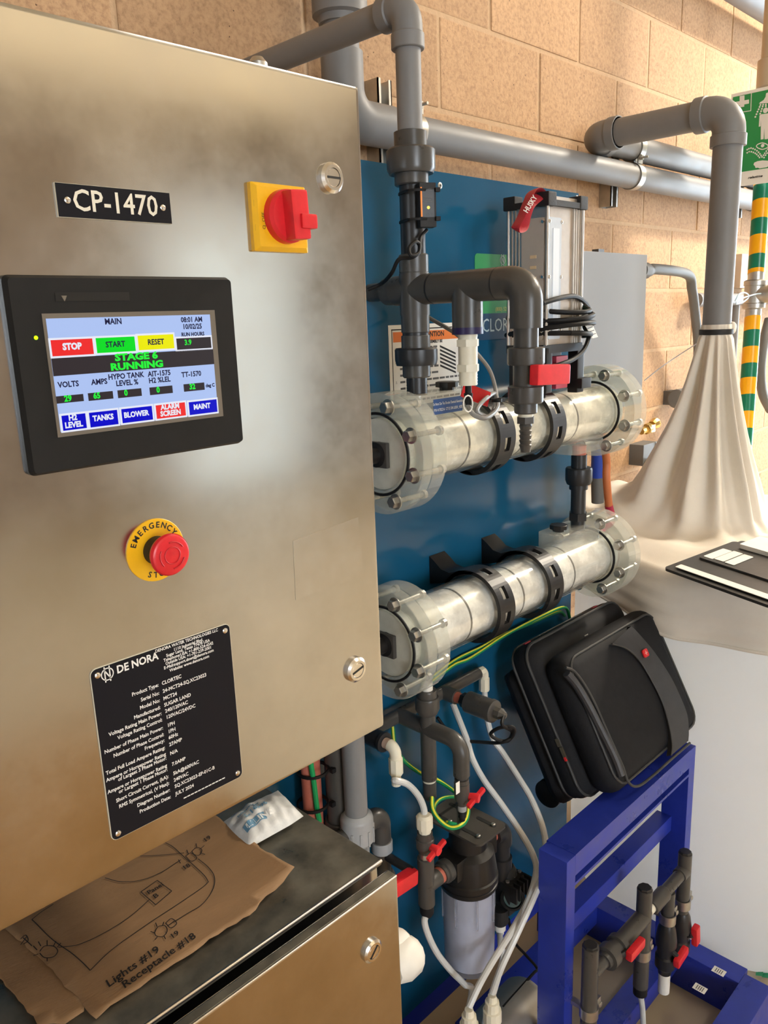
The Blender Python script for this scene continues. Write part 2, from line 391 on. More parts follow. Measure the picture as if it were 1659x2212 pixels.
# ================================================================ UPPER CONTROL CABINET
CX0, CX1, CZ0, CZ1 = .035, .6465, 1.098, 1.840
cab = thing('control_cabinet', 'brushed stainless steel control cabinet with touch screen, red disconnect knob and emergency stop', 'control cabinet', ((CX0+CX1)/2, .16, CZ0))
build('body', g_box(((CX0+CX1)/2, .17, (CZ0+CZ1)/2), (CX1-CX0-.012, .295, CZ1-CZ0-.012), bev=.004), 'steel', cab, ang=30)
door = build('door', g_box(((CX0+CX1)/2, .0105, (CZ0+CZ1)/2), (CX1-CX0, .021, CZ1-CZ0), bev=.0045), 'steel', cab, ang=30)
AX, AZ, NY = V((1, 0, 0)), V((0, 0, 1)), V((0, -1, 0))
def fp(x, y, Y=0.0):      # point on a plane parallel to the door
    return at(x, y, Y=Y)
def lock(px, py, Y, parent, ang_=0.0):
    c = fp(px, py, Y-.004)
    q = build('lock', [g_lathe((c.x, Y, c.z), NY, [(0, .0155), (.004, .0155), (.0065, .0125), (.0065, .0095), (.003, .0095), (.003, 0)], 28, cap=False)], 'chrome', parent)
    build('cylinder', g_lathe((c.x, Y-.002, c.z), NY, [(0, .0092), (.0035, .0092), (.004, .0086)], 24), 'chrome', q) if parent.parent is None else None
    s = V((math.cos(ang_), 0, math.sin(ang_)))
    sl = g_box((c.x, Y-.0062, c.z), (.0185, .0006, .0022), Matrix.Rotation(-ang_, 3, 'Y'))
    if parent.parent is None: build('slot', sl, 'dark_slot', q, ang=0)
    return q
lock(718, 384, 0, cab, 0.0); lock(771, 1447, 0, cab, .25)
# equipment tag
c0, c1 = fp(115, 397), fp(369, 482)
tc = V(((c0.x+c1.x)/2, 0, (c0.z+c1.z)/2)); tw, th = c1.x-c0.x, .0262
mat('tag_black', (.008, .008, .012), .45, spec=.2)
mat('tag_edge', (.72, .66, .52), .5)
pl = build('nameplate', g_box((tc.x, -.001, tc.z), (tw, .002, th)), 'tag_edge', cab, ang=0); tag(pl, 'black tag engraved CP-1470')
build('face', g_box((tc.x, -.0022, tc.z), (tw-.0006, .0006, th-.0006)), 'tag_black', pl, ang=0)
mat('engrave', (.78, .74, .62), .6)
build('lettering', g_text('CP-1470', .0235, (tc.x, -.0027, tc.z), AX, AZ, squash=.93, bold=.0003), 'engrave', pl, ang=0)
for s in (-1, 1):
    build('screw', g_lathe((tc.x+s*(tw/2-.0085), -.0025, tc.z), NY, [(0, .003), (.0012, .0026), (.0018, .0014)], 14), 'chrome', pl)
# rotary disconnect: yellow plate, red knob
c0, c1 = fp(537, 392, -.003), fp(663, 547, -.003)
dc = V(((c0.x+c1.x)/2, 0, (c0.z+c1.z)/2)); dw = (c1.x-c0.x); dh = (c0.z-c1.z)
v0 = rrect((dc.x, 0, dc.z), AX, AZ, dw, dh, .001, 1); v1 = [v+V((0, -.005, 0)) for v in v0]
v2 = [V((dc.x+(v.x-dc.x)*.87, -.009, dc.z+(v.z-dc.z)*.87)) for v in v0]; n = len(v0)
fs = [tuple(range(2*n, 3*n))]+[(j*n+i, j*n+(i+1) % n, (j+1)*n+(i+1) % n, (j+1)*n+i) for j in (0, 1) for i in range(n)]
dis = build('disconnect_switch', [(v0+v1+v2, fs)], 'yellow_plastic', cab, ang=20); tag(dis, 'yellow square plate with red rotary knob')
kb = []
kc = V((dc.x+.0025, -.009, dc.z+.001))
kb.append(g_lathe(kc, NY, [(0, .0255), (.008, .025), (.011, .022), (.011, 0)], 36, cap=False))
kb.append(g_box(kc+V((.001, -.017, .0)), (.021, .016, .046), Matrix.Rotation(math.radians(-3), 3, 'Y'), bev=.0035))
kb.append(g_box(kc+V((.009, -.019, -.006)), (.020, .018, .014), bev=.003))
build('knob', kb, 'red_plastic', dis)
mk = [g_text('I  ON', .0050, (dc.x+.002, -.0093, dc.z+dh*.36), AX, AZ), g_text('O  OFF', .0050, (dc.x-dw*.35, -.0093, dc.z-.004), AZ, -AX), g_text('RESET', .0038, (dc.x-dw*.31, -.0093, dc.z-.004), AZ, -AX)]
for q in (-.010, .012): mk.append(g_box((dc.x-dw*.465, -.0062, dc.z+q), (.0016, .0006, .006)))
for g_ in mk: build('lettering', g_, 'print_black', dis, ang=0)
# touch screen
HY = -.011
a, b_ = fp(17, 601, HY), fp(526, 953, HY); c_, d_ = fp(497, 603, HY), fp(74, 1024, HY)
hx0, hx1 = (a.x+d_.x)/2, (b_.x+c_.x)/2; hz0, hz1 = (b_.z+d_.z)/2, (a.z+c_.z)/2
hm = V(((hx0+hx1)/2, 0, (hz0+hz1)/2))
mat('bezel', (.013, .0125, .012), .5, var=.15, vscale=40, spec=.25)
o1 = rrect(hm, AX, AZ, hx1-hx0+.005, hz1-hz0+.005, .005); o2 = [v+V((0, -.005, 0)) for v in o1]; o3 = [v+V((0, HY, 0)) for v in rrect(hm, AX, AZ, hx1-hx0, hz1-hz0, .003)]
n = len(o1)
hmi = build('touch_screen', [(o1+o2+o3, [tuple(range(2*n, 3*n))]+[(j*n+i, j*n+(i+1) % n, (j+1)*n+(i+1) % n, (j+1)*n+i) for j in (0, 1) for i in range(n)])], 'bezel', cab, ang=20)
tag(hmi, 'black framed touch screen panel with lit display')
def cp(x, y): return (x/2.9625, 580+y/2.9625)     # detail-view pixels to photo pixels
def quad(q, Y):
    ps = [fp(*cp(*p), Y) for p in q]
    return ((ps[0].x+ps[3].x)/2, (ps[1].x+ps[2].x)/2, (ps[2].z+ps[3].z)/2, (ps[0].z+ps[1].z)/2)
def slab(q, Y, dep=.0004):
    x0, x1, z0, z1 = quad(q, Y); return g_box(((x0+x1)/2, Y, (z0+z1)/2), (x1-x0, dep, z1-z0)), (x0, x1, z0, z1)
mat('screen_rim', (.16, .135, .105), .45)
g, _ = slab([(262, 290), (1370, 265), (1428, 945), (372, 1080)], HY, .0012); build('rim', g, 'screen_rim', hmi, ang=0)
S = .75
def glow(name, col, s=S):
    m = mat(name, col, .25, emit=s); m.node_tree.nodes['Principled BSDF'].inputs['Base Color'].default_value = (col[0]*.06, col[1]*.06, col[2]*.06, 1); m.node_tree.nodes['Principled BSDF'].inputs['Specular IOR Level'].default_value = .2; return m
glow('scr_bg', (.42, .55, .90), .80); glow('scr_red', (.92, .03, .03)); glow('scr_green', (0.0, .78, .02)); glow('scr_yellow', (.90, .88, .0))
glow('scr_blue', (.0, .0, .62)); glow('scr_dark', (.045, .035, .04), .6); glow('scr_white', (.85, .88, 1.0)); glow('scr_txt_green', (.02, .95, .05)); glow('scr_ink', (.03, .03, .12), .3)
g, SB = slab([(290, 322), (1342, 293), (1395, 920), (392, 1047)], HY-.0008); build('display', g, 'scr_bg', hmi, ang=0)
Y1 = HY-.0012; Y2 = HY-.0016; Y3 = HY-.0020
def field(q, m, nm, white=True):
    g, r = slab(q, Y2)
    if white:
        g2 = g_box(((r[0]+r[1])/2, Y1, (r[2]+r[3])/2), (r[1]-r[0]+.0032, .0004, r[3]-r[2]+.0032)); build('button_edge', g2, 'scr_white', hmi, ang=0)
    build(nm, g, m, hmi, ang=0); return r
def stext(s, x, y, size, m, sq=1.0, bold=.0002):
    p = fp(*cp(x, y), Y3); return g_text(s, size, p, AX, AZ, squash=sq, bold=bold)
T = {'scr_ink': [], 'scr_white': [], 'scr_txt_green': []}
def tx(s, x, y, size, m, sq=.92, bold=.0002): T[m].append(stext(s, x, y, size, m, sq, bold))
field([(325, 458), (592, 448), (598, 548), (335, 562)], 'scr_red', 'button')
field([(615, 445), (862, 435), (866, 527), (620, 543)], 'scr_green', 'button')
field([(882, 430), (1110, 420), (1113, 510), (888, 524)], 'scr_yellow', 'button')
field([(1130, 448), (1348, 438), (1352, 508), (1133, 520)], 'scr_dark', 'readout')
g, r = slab([(330, 572), (1357, 518), (1362, 612), (342, 690)], Y1); build('status_band', g_box(((SB[0]+SB[1])/2, Y1, (r[2]+r[3])/2), (SB[1]-SB[0], .0004, r[3]-r[2])), 'scr_dark', hmi, ang=0)
for q in ([(362, 819), (533, 802), (535, 848), (362, 866)], [(563, 797), (722, 785), (724, 832), (567, 848)], [(752, 779), (905, 767), (906, 815), (756, 830)], [(957, 760), (1103, 750), (1105, 797), (960, 810)], [(1175, 740), (1307, 730), (1309, 777), (1178, 788)]):
    g, r = slab(q, Y2); build('readout', g, 'scr_dark', hmi, ang=0)
for q, m in (([(396, 942), (548, 927), (553, 1022), (402, 1038)], 'scr_blue'), ([(572, 922), (752, 905), (755, 998), (577, 1016)], 'scr_blue'), ([(778, 898), (973, 881), (977, 969), (783, 988)], 'scr_blue'), ([(998, 875), (1184, 857), (1188, 942), (1003, 961)], 'scr_red'), ([(1210, 855), (1386, 837), (1390, 919), (1213, 936)], 'scr_blue')):
    field(q, m, 'button')
tx('MAIN', 725, 340, .0068, 'scr_ink'); tx('08:01 AM', 1227, 328, .0062, 'scr_ink'); tx('10/02/25', 1231, 372, .0062, 'scr_ink'); tx('RUN HOURS', 1235, 421, .0046, 'scr_ink')
tx('STOP', 462, 500, .0072, 'scr_white', bold=.0004); tx('START', 739, 486, .0066, 'scr_ink'); tx('RESET', 998, 471, .0066, 'scr_ink'); tx('3.9', 1203, 474, .0066, 'scr_txt_green')
tx('STAGE 6', 875, 564, .0080, 'scr_txt_green', 1.35, .0004); tx('RUNNING', 880, 621, .0080, 'scr_txt_green', 1.35, .0004)
for s, x, y in (('VOLTS', 438, 742), ('AMPS', 636, 726), ('HYPO TANK', 808, 688), ('LEVEL %', 814, 732), ('AIT-1575', 1020, 672), ('H2 %LEL', 1022, 714), ('TT-1570', 1225, 677)): tx(s, x, y, .0064, 'scr_ink')
tx('deg C', 1345, 748, .0044, 'scr_ink')
for s, x, y in (('29', 435, 833), ('65', 620, 815), ('0', 806, 797), ('0', 1012, 778), ('32', 1231, 757)): tx(s, x, y, .0068, 'scr_txt_green', .92, .0003)
for s, x, y in (('H2', 466, 955), ('LEVEL', 473, 1000), ('TANKS', 661, 955), ('BLOWER', 873, 932), ('ALARM', 1089, 884), ('SCREEN', 1093, 925), ('MAINT', 1293, 883)): tx(s, x, y, .0064, 'scr_white', .92, .0003)
for m, gs in T.items():
    for g_ in gs: build('lettering', g_, m, hmi, ang=0)
p = fp(*cp(230, 443), HY); build('indicator', g_lathe((p.x, HY, p.z), NY, [(0, .0016), (.0006, .0014)], 12), mat('led_green', (.35, 1.0, .0), .4, emit=3), hmi)
g, r = slab([(350, 152), (825, 152), (828, 208), (355, 206)], HY, .0008); build('slot_cover', g, mat('bezel_dark', (.010, .0095, .009), .35), hmi, ang=0)
p = fp(*cp(412, 190), HY-.0006); build('arrow_mark', g_poly([p+V((-.0024, 0, .002)), p+V((.0024, 0, .002)), p+V((0, 0, -.0026))]), 'screen_rim', hmi, ang=0)
# emergency stop
ec = fp(337, 1188, -.001); R0 = .0298
est = build('emergency_stop', g_lathe((ec.x, 0, ec.z), NY, [(0, R0), (.0012, R0), (.0016, R0-.0005)], 48), 'yellow_plastic', cab)
tag(est, 'red mushroom button on a yellow ring')
build('collar', g_lathe((ec.x, -.0016, ec.z), NY, [(0, .0135), (.012, .0135), (.013, .0125), (.022, .0125)], 32), 'black_matte', est)
hd = at(373, 1203, X=ec.x)
ht = -hd.y
mu = build('mushroom', g_lathe((ec.x, -.016, ec.z), NY, [(0, .0125), (.004, .0175), (.010, .0197), (ht-.021, .0197), (ht-.018, .0185), (ht-.0165, .0160), (ht-.016, 0)], 44, cap=False), 'red_plastic', est)
ar = []
yf = -ht-.0003
def arc(r, a0, a1, wd, y, n=14):
    return g_sweep([V((ec.x+r*math.cos(math.radians(a0+(a1-a0)*i/n)), y, ec.z+r*math.sin(math.radians(a0+(a1-a0)*i/n)))) for i in range(n+1)], wd, 6)
ar.append(arc(.0078, 0, 360, .0005, yf, 28))
for s in (30, 150, 270):
    ar.append(arc(.0125, s, s+70, .00065, yf)); 
build('arrow_relief', ar, mat('red_dark', (.52, .012, .018), .4), est)
tx_ = []
def ringtext(s, a0, step, r, size, flip=False):
    for i, ch in enumerate(s):
        q = math.radians(a0-step*i if not flip else a0+step*i)
        rad = V((math.cos(q), 0, math.sin(q))); tan = V((math.sin(q), 0, -math.cos(q)))
        if flip: rad2, tan2 = -rad, -tan
        else: rad2, tan2 = rad, tan
        tx_.append(g_text(ch, size, V((ec.x, -.0019, ec.z))+rad*r, tan2, rad2, bold=.0002))
ringtext('EMERGENCY', 158, 15.5, .0238, .0078)
ringtext('STOP', 247, 15.5, .0238, .0078, True)
for g_ in tx_: build('lettering', g_, 'print_black', est, ang=0)
# rating plate
def rp(x, y): return fp(180+x/2.5136, 1080+y/2.5136, -.0018)
q = [rp(35, 925), rp(800, 668), rp(862, 1510), rp(155, 1850)]
rx0, rx1, rz0, rz1 = (q[0].x+q[3].x)/2, (q[1].x+q[2].x)/2, (q[2].z+q[3].z)/2, (q[0].z+q[1].z)/2
rc = V(((rx0+rx1)/2, 0, (rz0+rz1)/2))
rpl = build('rating_plate', g_prism(rrect(rc, AX, AZ, rx1-rx0, rz1-rz0, .006), (0, -.0012, 0)), 'tag_edge', cab, ang=20); tag(rpl, 'black data plate with white engraved text')
build('face', g_prism(rrect(rc+V((0, -.0012, 0)), AX, AZ, rx1-rx0-.0012, rz1-rz0-.0012, .0055), (0, -.0005, 0)), 'tag_black', rpl, ang=20)
for sx in (-1, 1):
    for sz in (-1, 1):
        build('screw', g_lathe((rc.x+sx*((rx1-rx0)/2-.0065), -.0015, rc.z+sz*((rz1-rz0)/2-.0065)), NY, [(0, .0032), (.0012, .0028), (.002, .0014)], 14), 'chrome', rpl)
lt = []
def rt(s, x, y, size=.0053, al='LEFT', sq=.92, bold=.00012):
    p = rp(x, y); lt.append(g_text(s, size, (p.x, -.0021, p.z), AX, AZ, al, squash=sq, bold=bold))
rows = [('Product Type:', 408, 1003, 'CLORTEC', 425, 997), ('Serial No:', 412, 1047, '24-MCT24-SQ.XC23023', 430, 1040), ('Model No:', 415, 1087, 'MCT24', 433, 1080), ('Manufactured:', 418, 1125, 'SUGAR LAND', 438, 1115),
        ('Voltage Rating Main Power:', 424, 1158, '240/120VAC', 443, 1148), ('Voltage Rating Control:', 428, 1192, '120VAC/24VDC', 448, 1182), ('Number of Phase Main Power:', 432, 1236, '1PH', 455, 1226), ('Number of Phase Control:', 437, 1272, '1PH', 459, 1260),
        ('Frequency:', 440, 1304, '60Hz', 462, 1292), ('Total Full Load Ampere Rating:', 443, 1343, '27AMP', 465, 1330), ('Ampere or Horsepower Rating', 447, 1378, '', 0, 0), ('of Largest 3 Phase Motor:', 450, 1400, 'N/A', 470, 1378),
        ('Ampere or Horsepower Rating', 453, 1440, '', 0, 0), ('or Largest 1 Phase Motor:', 456, 1462, '7.0AMP', 480, 1437), ('Short Circuit Current, (kA):', 462, 1500, '5kA@600VAC', 487, 1487), ('RMS Symmetrical, (V Max):', 466, 1535, '240VAC', 490, 1523), ('Diagram Number:', 470, 1573, 'SQ.XC23023-EP-01C-B', 495, 1557), ('Production Date:', 474, 1610, 'JULY 2024', 500, 1597)]
for a_, xa, ya, b2, xb, yb in rows:
    rt(a_, xa, ya, al='RIGHT')
    if b2: rt(b2, xb, yb)
for s, x, y in (('DENORA WATER TECHNOLOGIES LLC', 565, 762), ('1110 Industrial Blvd.', 570, 785), ('Sugar Land, Texas 77478 USA', 570, 803), ('Telephone:USA: +1-800-524-6542', 573, 823), ('Outside USA: +1-701-239-2001', 573, 843), ('E-Mail:support.dnwt@denora.com', 575, 863), ('Website: www.denora.com', 577, 886)):
    rt(s, x, y, .0044, 'CENTER', bold=.0001)
rt('DE NORA', 180, 925, .0105, bold=.0003)
tb = [g_box((rp(552, 1612).x+.0042*k, -.0021, rp(650, 1566).z), (.0034, .0003, .0011)) for k in range(12)]
p = rp(130, 945); pc = V((p.x, -.0021, p.z))
lt.append(([pc+V((r*math.cos(i*.2618), 0, r*math.sin(i*.2618))) for i in range(24) for r in (.0062, .0052)], [(2*i, 2*i+1, (2*i+3) % 48, (2*i+2) % 48) for i in range(24)]))
for s in (-1, 1): lt.append(g_strip([pc+V((s*.0024, 0, -.0075)), pc+V((s*.0024, 0, .0075))], .0012, NY))
lt.append(g_strip([pc+V((-.0024, 0, .004)), pc+V((.0024, 0, -.004))], .0012, NY))
for g_ in lt[:-4]: build('lettering', g_, 'print_white', rpl, ang=0)
build('fine_print', tb, 'print_white', rpl, ang=0)['kind'] = 'stuff'
build('emblem', lt[-4:], 'print_white', rpl, ang=0)
# clear film left on the door
q = [rp(1143, 225), rp(1497, 95), rp(1528, 410), rp(1158, 545)]
build('clear_film', g_prism([V((v.x, 0, v.z)) for v in q], (0, -.0003, 0)), 'steel_film', cab, ang=0)
# gland on the roof of the cabinet
p = at(556, 128, Y=.12)
build('roof_gland', [g_lathe((p.x, .12, CZ1-.01), (0, 0, 1), [(0, .014), (.012, .014), (.014, .012), (p.z-CZ1+.006, .011), (p.z-CZ1+.012, .006)], 20)], 'zinc', cab)

# ================================================================ LOWER CABINET
LZ = .90
low = thing('lower_cabinet', 'stainless steel cabinet with dusty flat top below the control cabinet', 'cabinet', ((CX0+CX1)/2, .15, .12))
lx1 = .6415
build('body', g_box(((CX0+lx1)/2, .164, (LZ-.004+.12)/2), (lx1-CX0-.01, .30, LZ-.004-.12), bev=.003), 'steel', low, ang=30)
build('top', g_box(((CX0+lx1)/2, .163, LZ-.004), (lx1-CX0, .306, .008), bev=.0025), 'steel_dusty', low, ang=30)
build('top_lip', g_cyl((CX0, .0115, LZ-.0025), (lx1, .0115, LZ-.0025), .0027, 12), 'chrome', low)
ldo = build('door', g_box(((CX0+lx1)/2, -.0105, (LZ-.008+.14)/2), (lx1-CX0-.002, .017, LZ-.008-.14), bev=.003), 'steel', low, ang=30)
build('door_edge', g_cyl((CX0, -.0175, LZ-.0098), (lx1-.002, -.0175, LZ-.0098), .0021, 12), 'chrome', low)
build('door_top', g_box(((CX0+lx1)/2, -.0105, LZ-.0078), (lx1-CX0-.006, .011, .0006)), 'steel_dusty', low, ang=0)
lock(806, 2055, -.019, low, .8)
# ================================================================ BLUE BACKBOARD
PY = .32
bb = thing("backboard", "glossy blue equipment board standing on blue legs behind the cabinets and clear tubes", "board", (.8, PY+.01, 0))
bxr = at(1250, 417, Y=PY).x; bzt = at(1000, 379, Y=PY).z
build('panel', g_box(((-.02+bxr)/2, PY+.0065, (bzt+.165)/2), (bxr+.02, .013, bzt-.165)), 'blue_board', bb, ang=0)
for px, py in ((950, 401), (1246, 428)):
    p = at(px, py, Y=PY); s = build('screw', g_lathe((p.x, PY, p.z), NY, [(0, .0058), (.001, .0055), (.002, .003)], 16), 'zinc', bb)
    build('cross_slot', [g_box((p.x, PY-.0022, p.z), (.005, .0006, .001)), g_box((p.x, PY-.0022, p.z), (.001, .0006, .005))], 'dark_slot', s, ang=0)
# decals
mat('decal_green', (.01, .27, .06), .35); mat('decal_navy', (.006, .045, .105), .3); mat('decal_orange', (.80, .22, .05), .45); mat('decal_teal', (.01, .20, .22), .35)
a = at(1025, 547, Y=PY); b = at(1040, 722, Y=PY)
lx0 = a.x; lx1_ = lx0+.30
gz = at(1030, 678, Y=PY).z
dl = build('product_decal', g_prism(rrect(((lx0+lx1_)/2, PY, (a.z+gz)/2), AX, AZ, lx1_-lx0, a.z-gz, .008), (0, -.0006, 0)), 'decal_green', bb, ang=20); tag(dl, 'green and navy product label')
zb = at(1040, 735, Y=PY).z
build('lower_band', g_box(((lx0+lx1_)/2, PY-.0003, (gz+zb)/2), (lx1_-lx0, .0006, gz-zb)), 'decal_navy', dl, ang=0)
p = at(1042, 705, Y=PY-.001); q = at(1086, 562, Y=PY-.001); r = at(1078, 668, Y=PY-.001)
build('lettering', [g_text('CLORTEC', .036, (p.x, PY-.0009, p.z), AX, AZ, 'LEFT', squash=.9)], mat('print_pale', (.42, .52, .55), .5), dl, ang=0)
ring = [q+V((rr*math.cos(i*.2618), 0, rr*math.sin(i*.2618))) for i in range(24) for rr in (.0085, .0072)]
build('emblem', [(ring, [(2*i, 2*i+1, (2*i+3) % 48, (2*i+2) % 48) for i in range(24)]), g_strip([q+V((-.0035, 0, -.011)), q+V((-.0035, 0, .011))], .0018, NY), g_strip([q+V((.0035, 0, -.011)), q+V((.0035, 0, .011))], .0018, NY), g_strip([q+V((-.0035, 0, .006)), q+V((.0035, 0, -.006))], .0018, NY),
      g_text('DE NORA', .016, q+V((.014, 0, 0)), AX, AZ, 'LEFT')], 'print_pale', dl, ang=0)
build('phone_number', g_text('(800) 524-6542', .011, (r.x-.012, PY-.0009, r.z), AX, AZ, 'LEFT'), mat('print_yellow', (.55, .60, .10), .5), dl, ang=0)
# attention label
a = at(838, 703, Y=PY); b = at(990, 688, Y=PY); c = at(845, 870, Y=PY)
aw = at(1000, 700, Y=PY).x-a.x; ax0 = a.x; az1 = a.z; az0 = c.z-.01
al_ = build('attention_label', g_box((ax0+aw/2, PY-.0003, (az0+az1)/2), (aw, .0006, az1-az0)), 'paper_white', bb, ang=0); tag(al_, 'white instruction label with orange header')
oz = at(850, 740, Y=PY).z
bw = .002
build('border', [g_box((ax0+aw/2, PY-.0007, az1-.008), (aw-.014, .0003, bw)), g_box((ax0+.008, PY-.0007, (az0+az1)/2), (bw*.8, .0003, az1-az0-.014)), g_box((ax0+aw-.008, PY-.0007, (az0+az1)/2), (bw*.8, .0003, az1-az0-.014))], 'print_black', al_, ang=0)
build('header', g_box((ax0+aw/2, PY-.0007, (az1-.012+oz)/2), (aw-.022, .0003, az1-.012-oz)), 'decal_orange', al_, ang=0)
build('lettering', [g_text('ATTENTION', .0125, (ax0+aw*.55, PY-.001, az1-.019), AX, AZ, bold=.0004), g_text('OF ASSEMBLY BE', .0075, (ax0+aw*.56, PY-.001, az1-.032), AX, AZ, bold=.0003)], 'print_black', al_, ang=0)
ln = []
for i, n_ in enumerate(('1.', '', '2.', '', '', '3.', '', '4.', '', '5.')):
    z = oz-.012-.0115*i
    if z < az0+.005: break
    if n_: ln.append(g_text(n_, .006, (ax0+.016, PY-.001, z), AX, AZ))
    x = ax0+.026
    lim = ax0+aw*(.60 if i < 5 else .94)
    while x < lim:
        w_ = random.uniform(.006, .018); ln.append(g_box((x+w_/2, PY-.0008, z), (w_, .0003, .0036))); x += w_+.003
build('fine_print', ln, mat('print_grey', (.12, .12, .12), .6), al_, ang=0)['kind'] = 'stuff'
hx = ax0+aw*.66; hz = oz-.010
build('picture', [g_prism([V((hx+.0, PY-.0008, hz-.007*k)), V((hx+.045, PY-.0008, hz-.007*k-.016)), V((hx+.045, PY-.0008, hz-.007*k-.0195)), V((hx, PY-.0008, hz-.007*k-.0035))], (0, -.0003, 0)) for k in range(6)], 'print_black', al_, ang=0)['kind'] = 'stuff'

# ================================================================ WALL PIPES
PR = .0355
PW = .603
z1 = at(1160, 340, Y=PW).z; z2 = at(1381, 324, Y=PW).z
xv = at(738, 120, Y=PW).x
wp = thing('wall_pipe', 'long grey plastic pipe along the wall just above the blue board', 'pipe', (2.2, PW, z1))
build('pipe', g_cyl((xv+.05, PW, z1), (4.4, PW, z1), PR, 28), 'pvc_grey', wp)
build('elbow', g_elbow((xv, PW, z1), (0, 0, 1), (1, 0, 0), .042, .12, .13, R=.055, n=24), 'pvc_grey', wp)
build('riser', g_cyl((xv, PW, z1+.1), (xv, PW, 3.0), PR, 24), 'pvc_grey', wp)
zc = at(730, 38, Y=PW).z
build('union', g_lathe((xv, PW, zc), (0, 0, 1), [(-.012, .042), (0, .044), (.003, .054), (.055, .054), (.057, .046), (.09, .046)], 24), 'pvc_grey', wp)
xe = at(1278, 291, Y=PW).x
yr = at(1577, 240, X=xe).y
print('PIPES', z1, z2, xv, xe, yr)
vp_ = thing('vent_pipe', 'grey pipe with two elbows bending down into the canvas hood', 'pipe', (xe, yr, 1.5))
build('pipe', g_cyl((xe+.05, PW, z2), (4.4, PW, z2), PR, 28), 'pvc_grey', vp_)
build('elbow', g_elbow((xe, PW, z2), (1, 0, 0), (0, -1, 0), .0395, .085, .085, R=.05, n=24, sock=(.043, .028)), 'pvc_grey', vp_)
build('pipe', g_cyl((xe, PW-.05, z2), (xe, yr+.05, z2), PR, 28), 'pvc_grey', vp_)
build('elbow', g_elbow((xe, yr, z2), (0, 1, 0), (0, 0, -1), .0395, .085, .085, R=.05, n=24, sock=(.043, .028)), 'pvc_grey', vp_)
tie = at(1547, 716, Y=yr)
build('downpipe', g_cyl((xe, yr, z2-.05), (tie.x, yr, tie.z-.08), PR, 28), 'pvc_grey', vp_)
# strut supports with pipe clamps
def strut(x, za, zb, label, clamps):
    t = thing('strut_support', label, 'pipe support', (x, WY-.03, za), 'strut supports on the wall')
    y0, y1 = WY-.004, WY-.045
    ch = [g_box((x, y0-.0015, (za+zb)/2), (.041, .003, zb-za)), g_box((x-.0195, (y0+y1)/2, (za+zb)/2), (.003, y0-y1, zb-za)), g_box((x+.0195, (y0+y1)/2, (za+zb)/2), (.003, y0-y1, zb-za)),
          g_box((x-.0165, y1+.0015, (za+zb)/2), (.009, .003, zb-za)), g_box((x+.0165, y1+.0015, (za+zb)/2), (.009, .003, zb-za))]
    build('channel', ch, 'zinc', t, ang=0)
    for zc in clamps:
        g = [g_ring((x+.030, PW, zc), (1, 0, 0), PR+.0005, PR+.0035, .028, 32)]
        build('strap', g, 'zinc', t)
        build('clamp_ear', [g_box((x+.044, PW-.024, zc+PR+.010), (.028, .003, .026)), g_box((x+.044, PW-.010, zc+PR+.010), (.028, .003, .026))], 'zinc', t, ang=0)
        build('bolt', [g_lathe((x+.044, PW-.050, zc+PR+.013), (0, 1, 0), [(0, .0035), (.016, .0035), (.016, .0075), (.024, .0075), (.024, .0035), (.055, .0035)], 6)], 'zinc', t, ang=30)
xs_ = at(1335, 420, Y=WY-.045).x
strut(xs_-.02, z1-.085, z2+.055, 'zinc strut with two pipe clamps beside the right end of the blue board', (z1, z2))
xs2 = at(832, 215, Y=WY-.045).x
strut(xs2, z1-.12, z1+.105, 'zinc strut with one clamp beside the control cabinet', (z1,))
xs3 = at(1600, 440, Y=WY-.045).x
strut(xs3, z1-.06, z2+.06, 'zinc strut with clamps behind the striped pipe', (z1, z2))

# ================================================================ UPPER MANIFOLD (skid piping)
SX, SY = .967, .22
def zs(px, py, Y=SY): return at(px, py, Y=Y).z
r1 = .0190; rs = .0232
zt = zs(876, 14)
um = thing('inlet_manifold', 'dark grey plastic pipe manifold dropping into the upper clear cell', 'pipe manifold', (SX, SY, 1.45))
D3 = (0, 0, -1)
build('top_pipe', g_cyl((SX, SY+.03, zt), (SX, WY-.01, zt), .0205, 24), 'pvc_grey', um)
build('elbow', g_elbow((SX, SY, zt), (0, 1, 0), (0, 0, -1), .0225, .048, zt-zs(876, 106), R=.024, n=24, sock=(.0248, .022)), 'pvc_grey', um)
def run(name, py0, py1, prof, m, n=28):
    za, zb_ = zs(885, py0), zs(885, py1); return build(name, g_lathe((SX, SY, za), D3, [(t*(za-zb_), r) for t, r in prof], n), m, um)
run('pipe', 100, 290, [(0, r1), (1, r1)], 'pvc_grey')
run('coupling', 284, 324, [(0, .0225), (.04, .025), (1, .025)], 'pvc_dark')
run('union_nut', 321, 376, [(0, .034), (.08, .0372), (.8, .0372), (1, .034)], 'pvc_dark')
run('tailpiece', 374, 401, [(0, .0262), (.9, .0262), (1, .024)], 'pvc_dark')
run('pipe', 398, 552, [(0, .0193), (1, .0193)], 'pvc_black')
run('coupling', 549, 588, [(0, .0215), (.06, rs), (1, rs)], 'pvc_dark')
zcx = zs(895, 626)
zl_ = zs(895, 681)
cr = [g_lathe((SX, SY, zs(895, 587)), D3, [(0, rs-.001), (.003, rs+.0006), (zs(895, 587)-zl_, rs+.0006)], 28), g_lathe((SX, SY+.040, zcx), (0, -1, 0), [(0, rs-.001), (.002, rs), (.080, rs)], 28)]
build('cross', cr, 'pvc_dark', um)
build('reducer', g_lathe((SX, SY+.038, zcx), (0, 1, 0), [(0, .0225), (.022, .0215), (.028, .015), (.0615, .0145)], 24), 'pvc_dark', um)
run('coupling', 681, 719, [(0, rs-.0005), (.97, rs-.0005), (1, rs-.0015)], 'pvc_dark')
run('pipe', 718, 728, [(0, .021), (1, .021)], 'pvc_black')
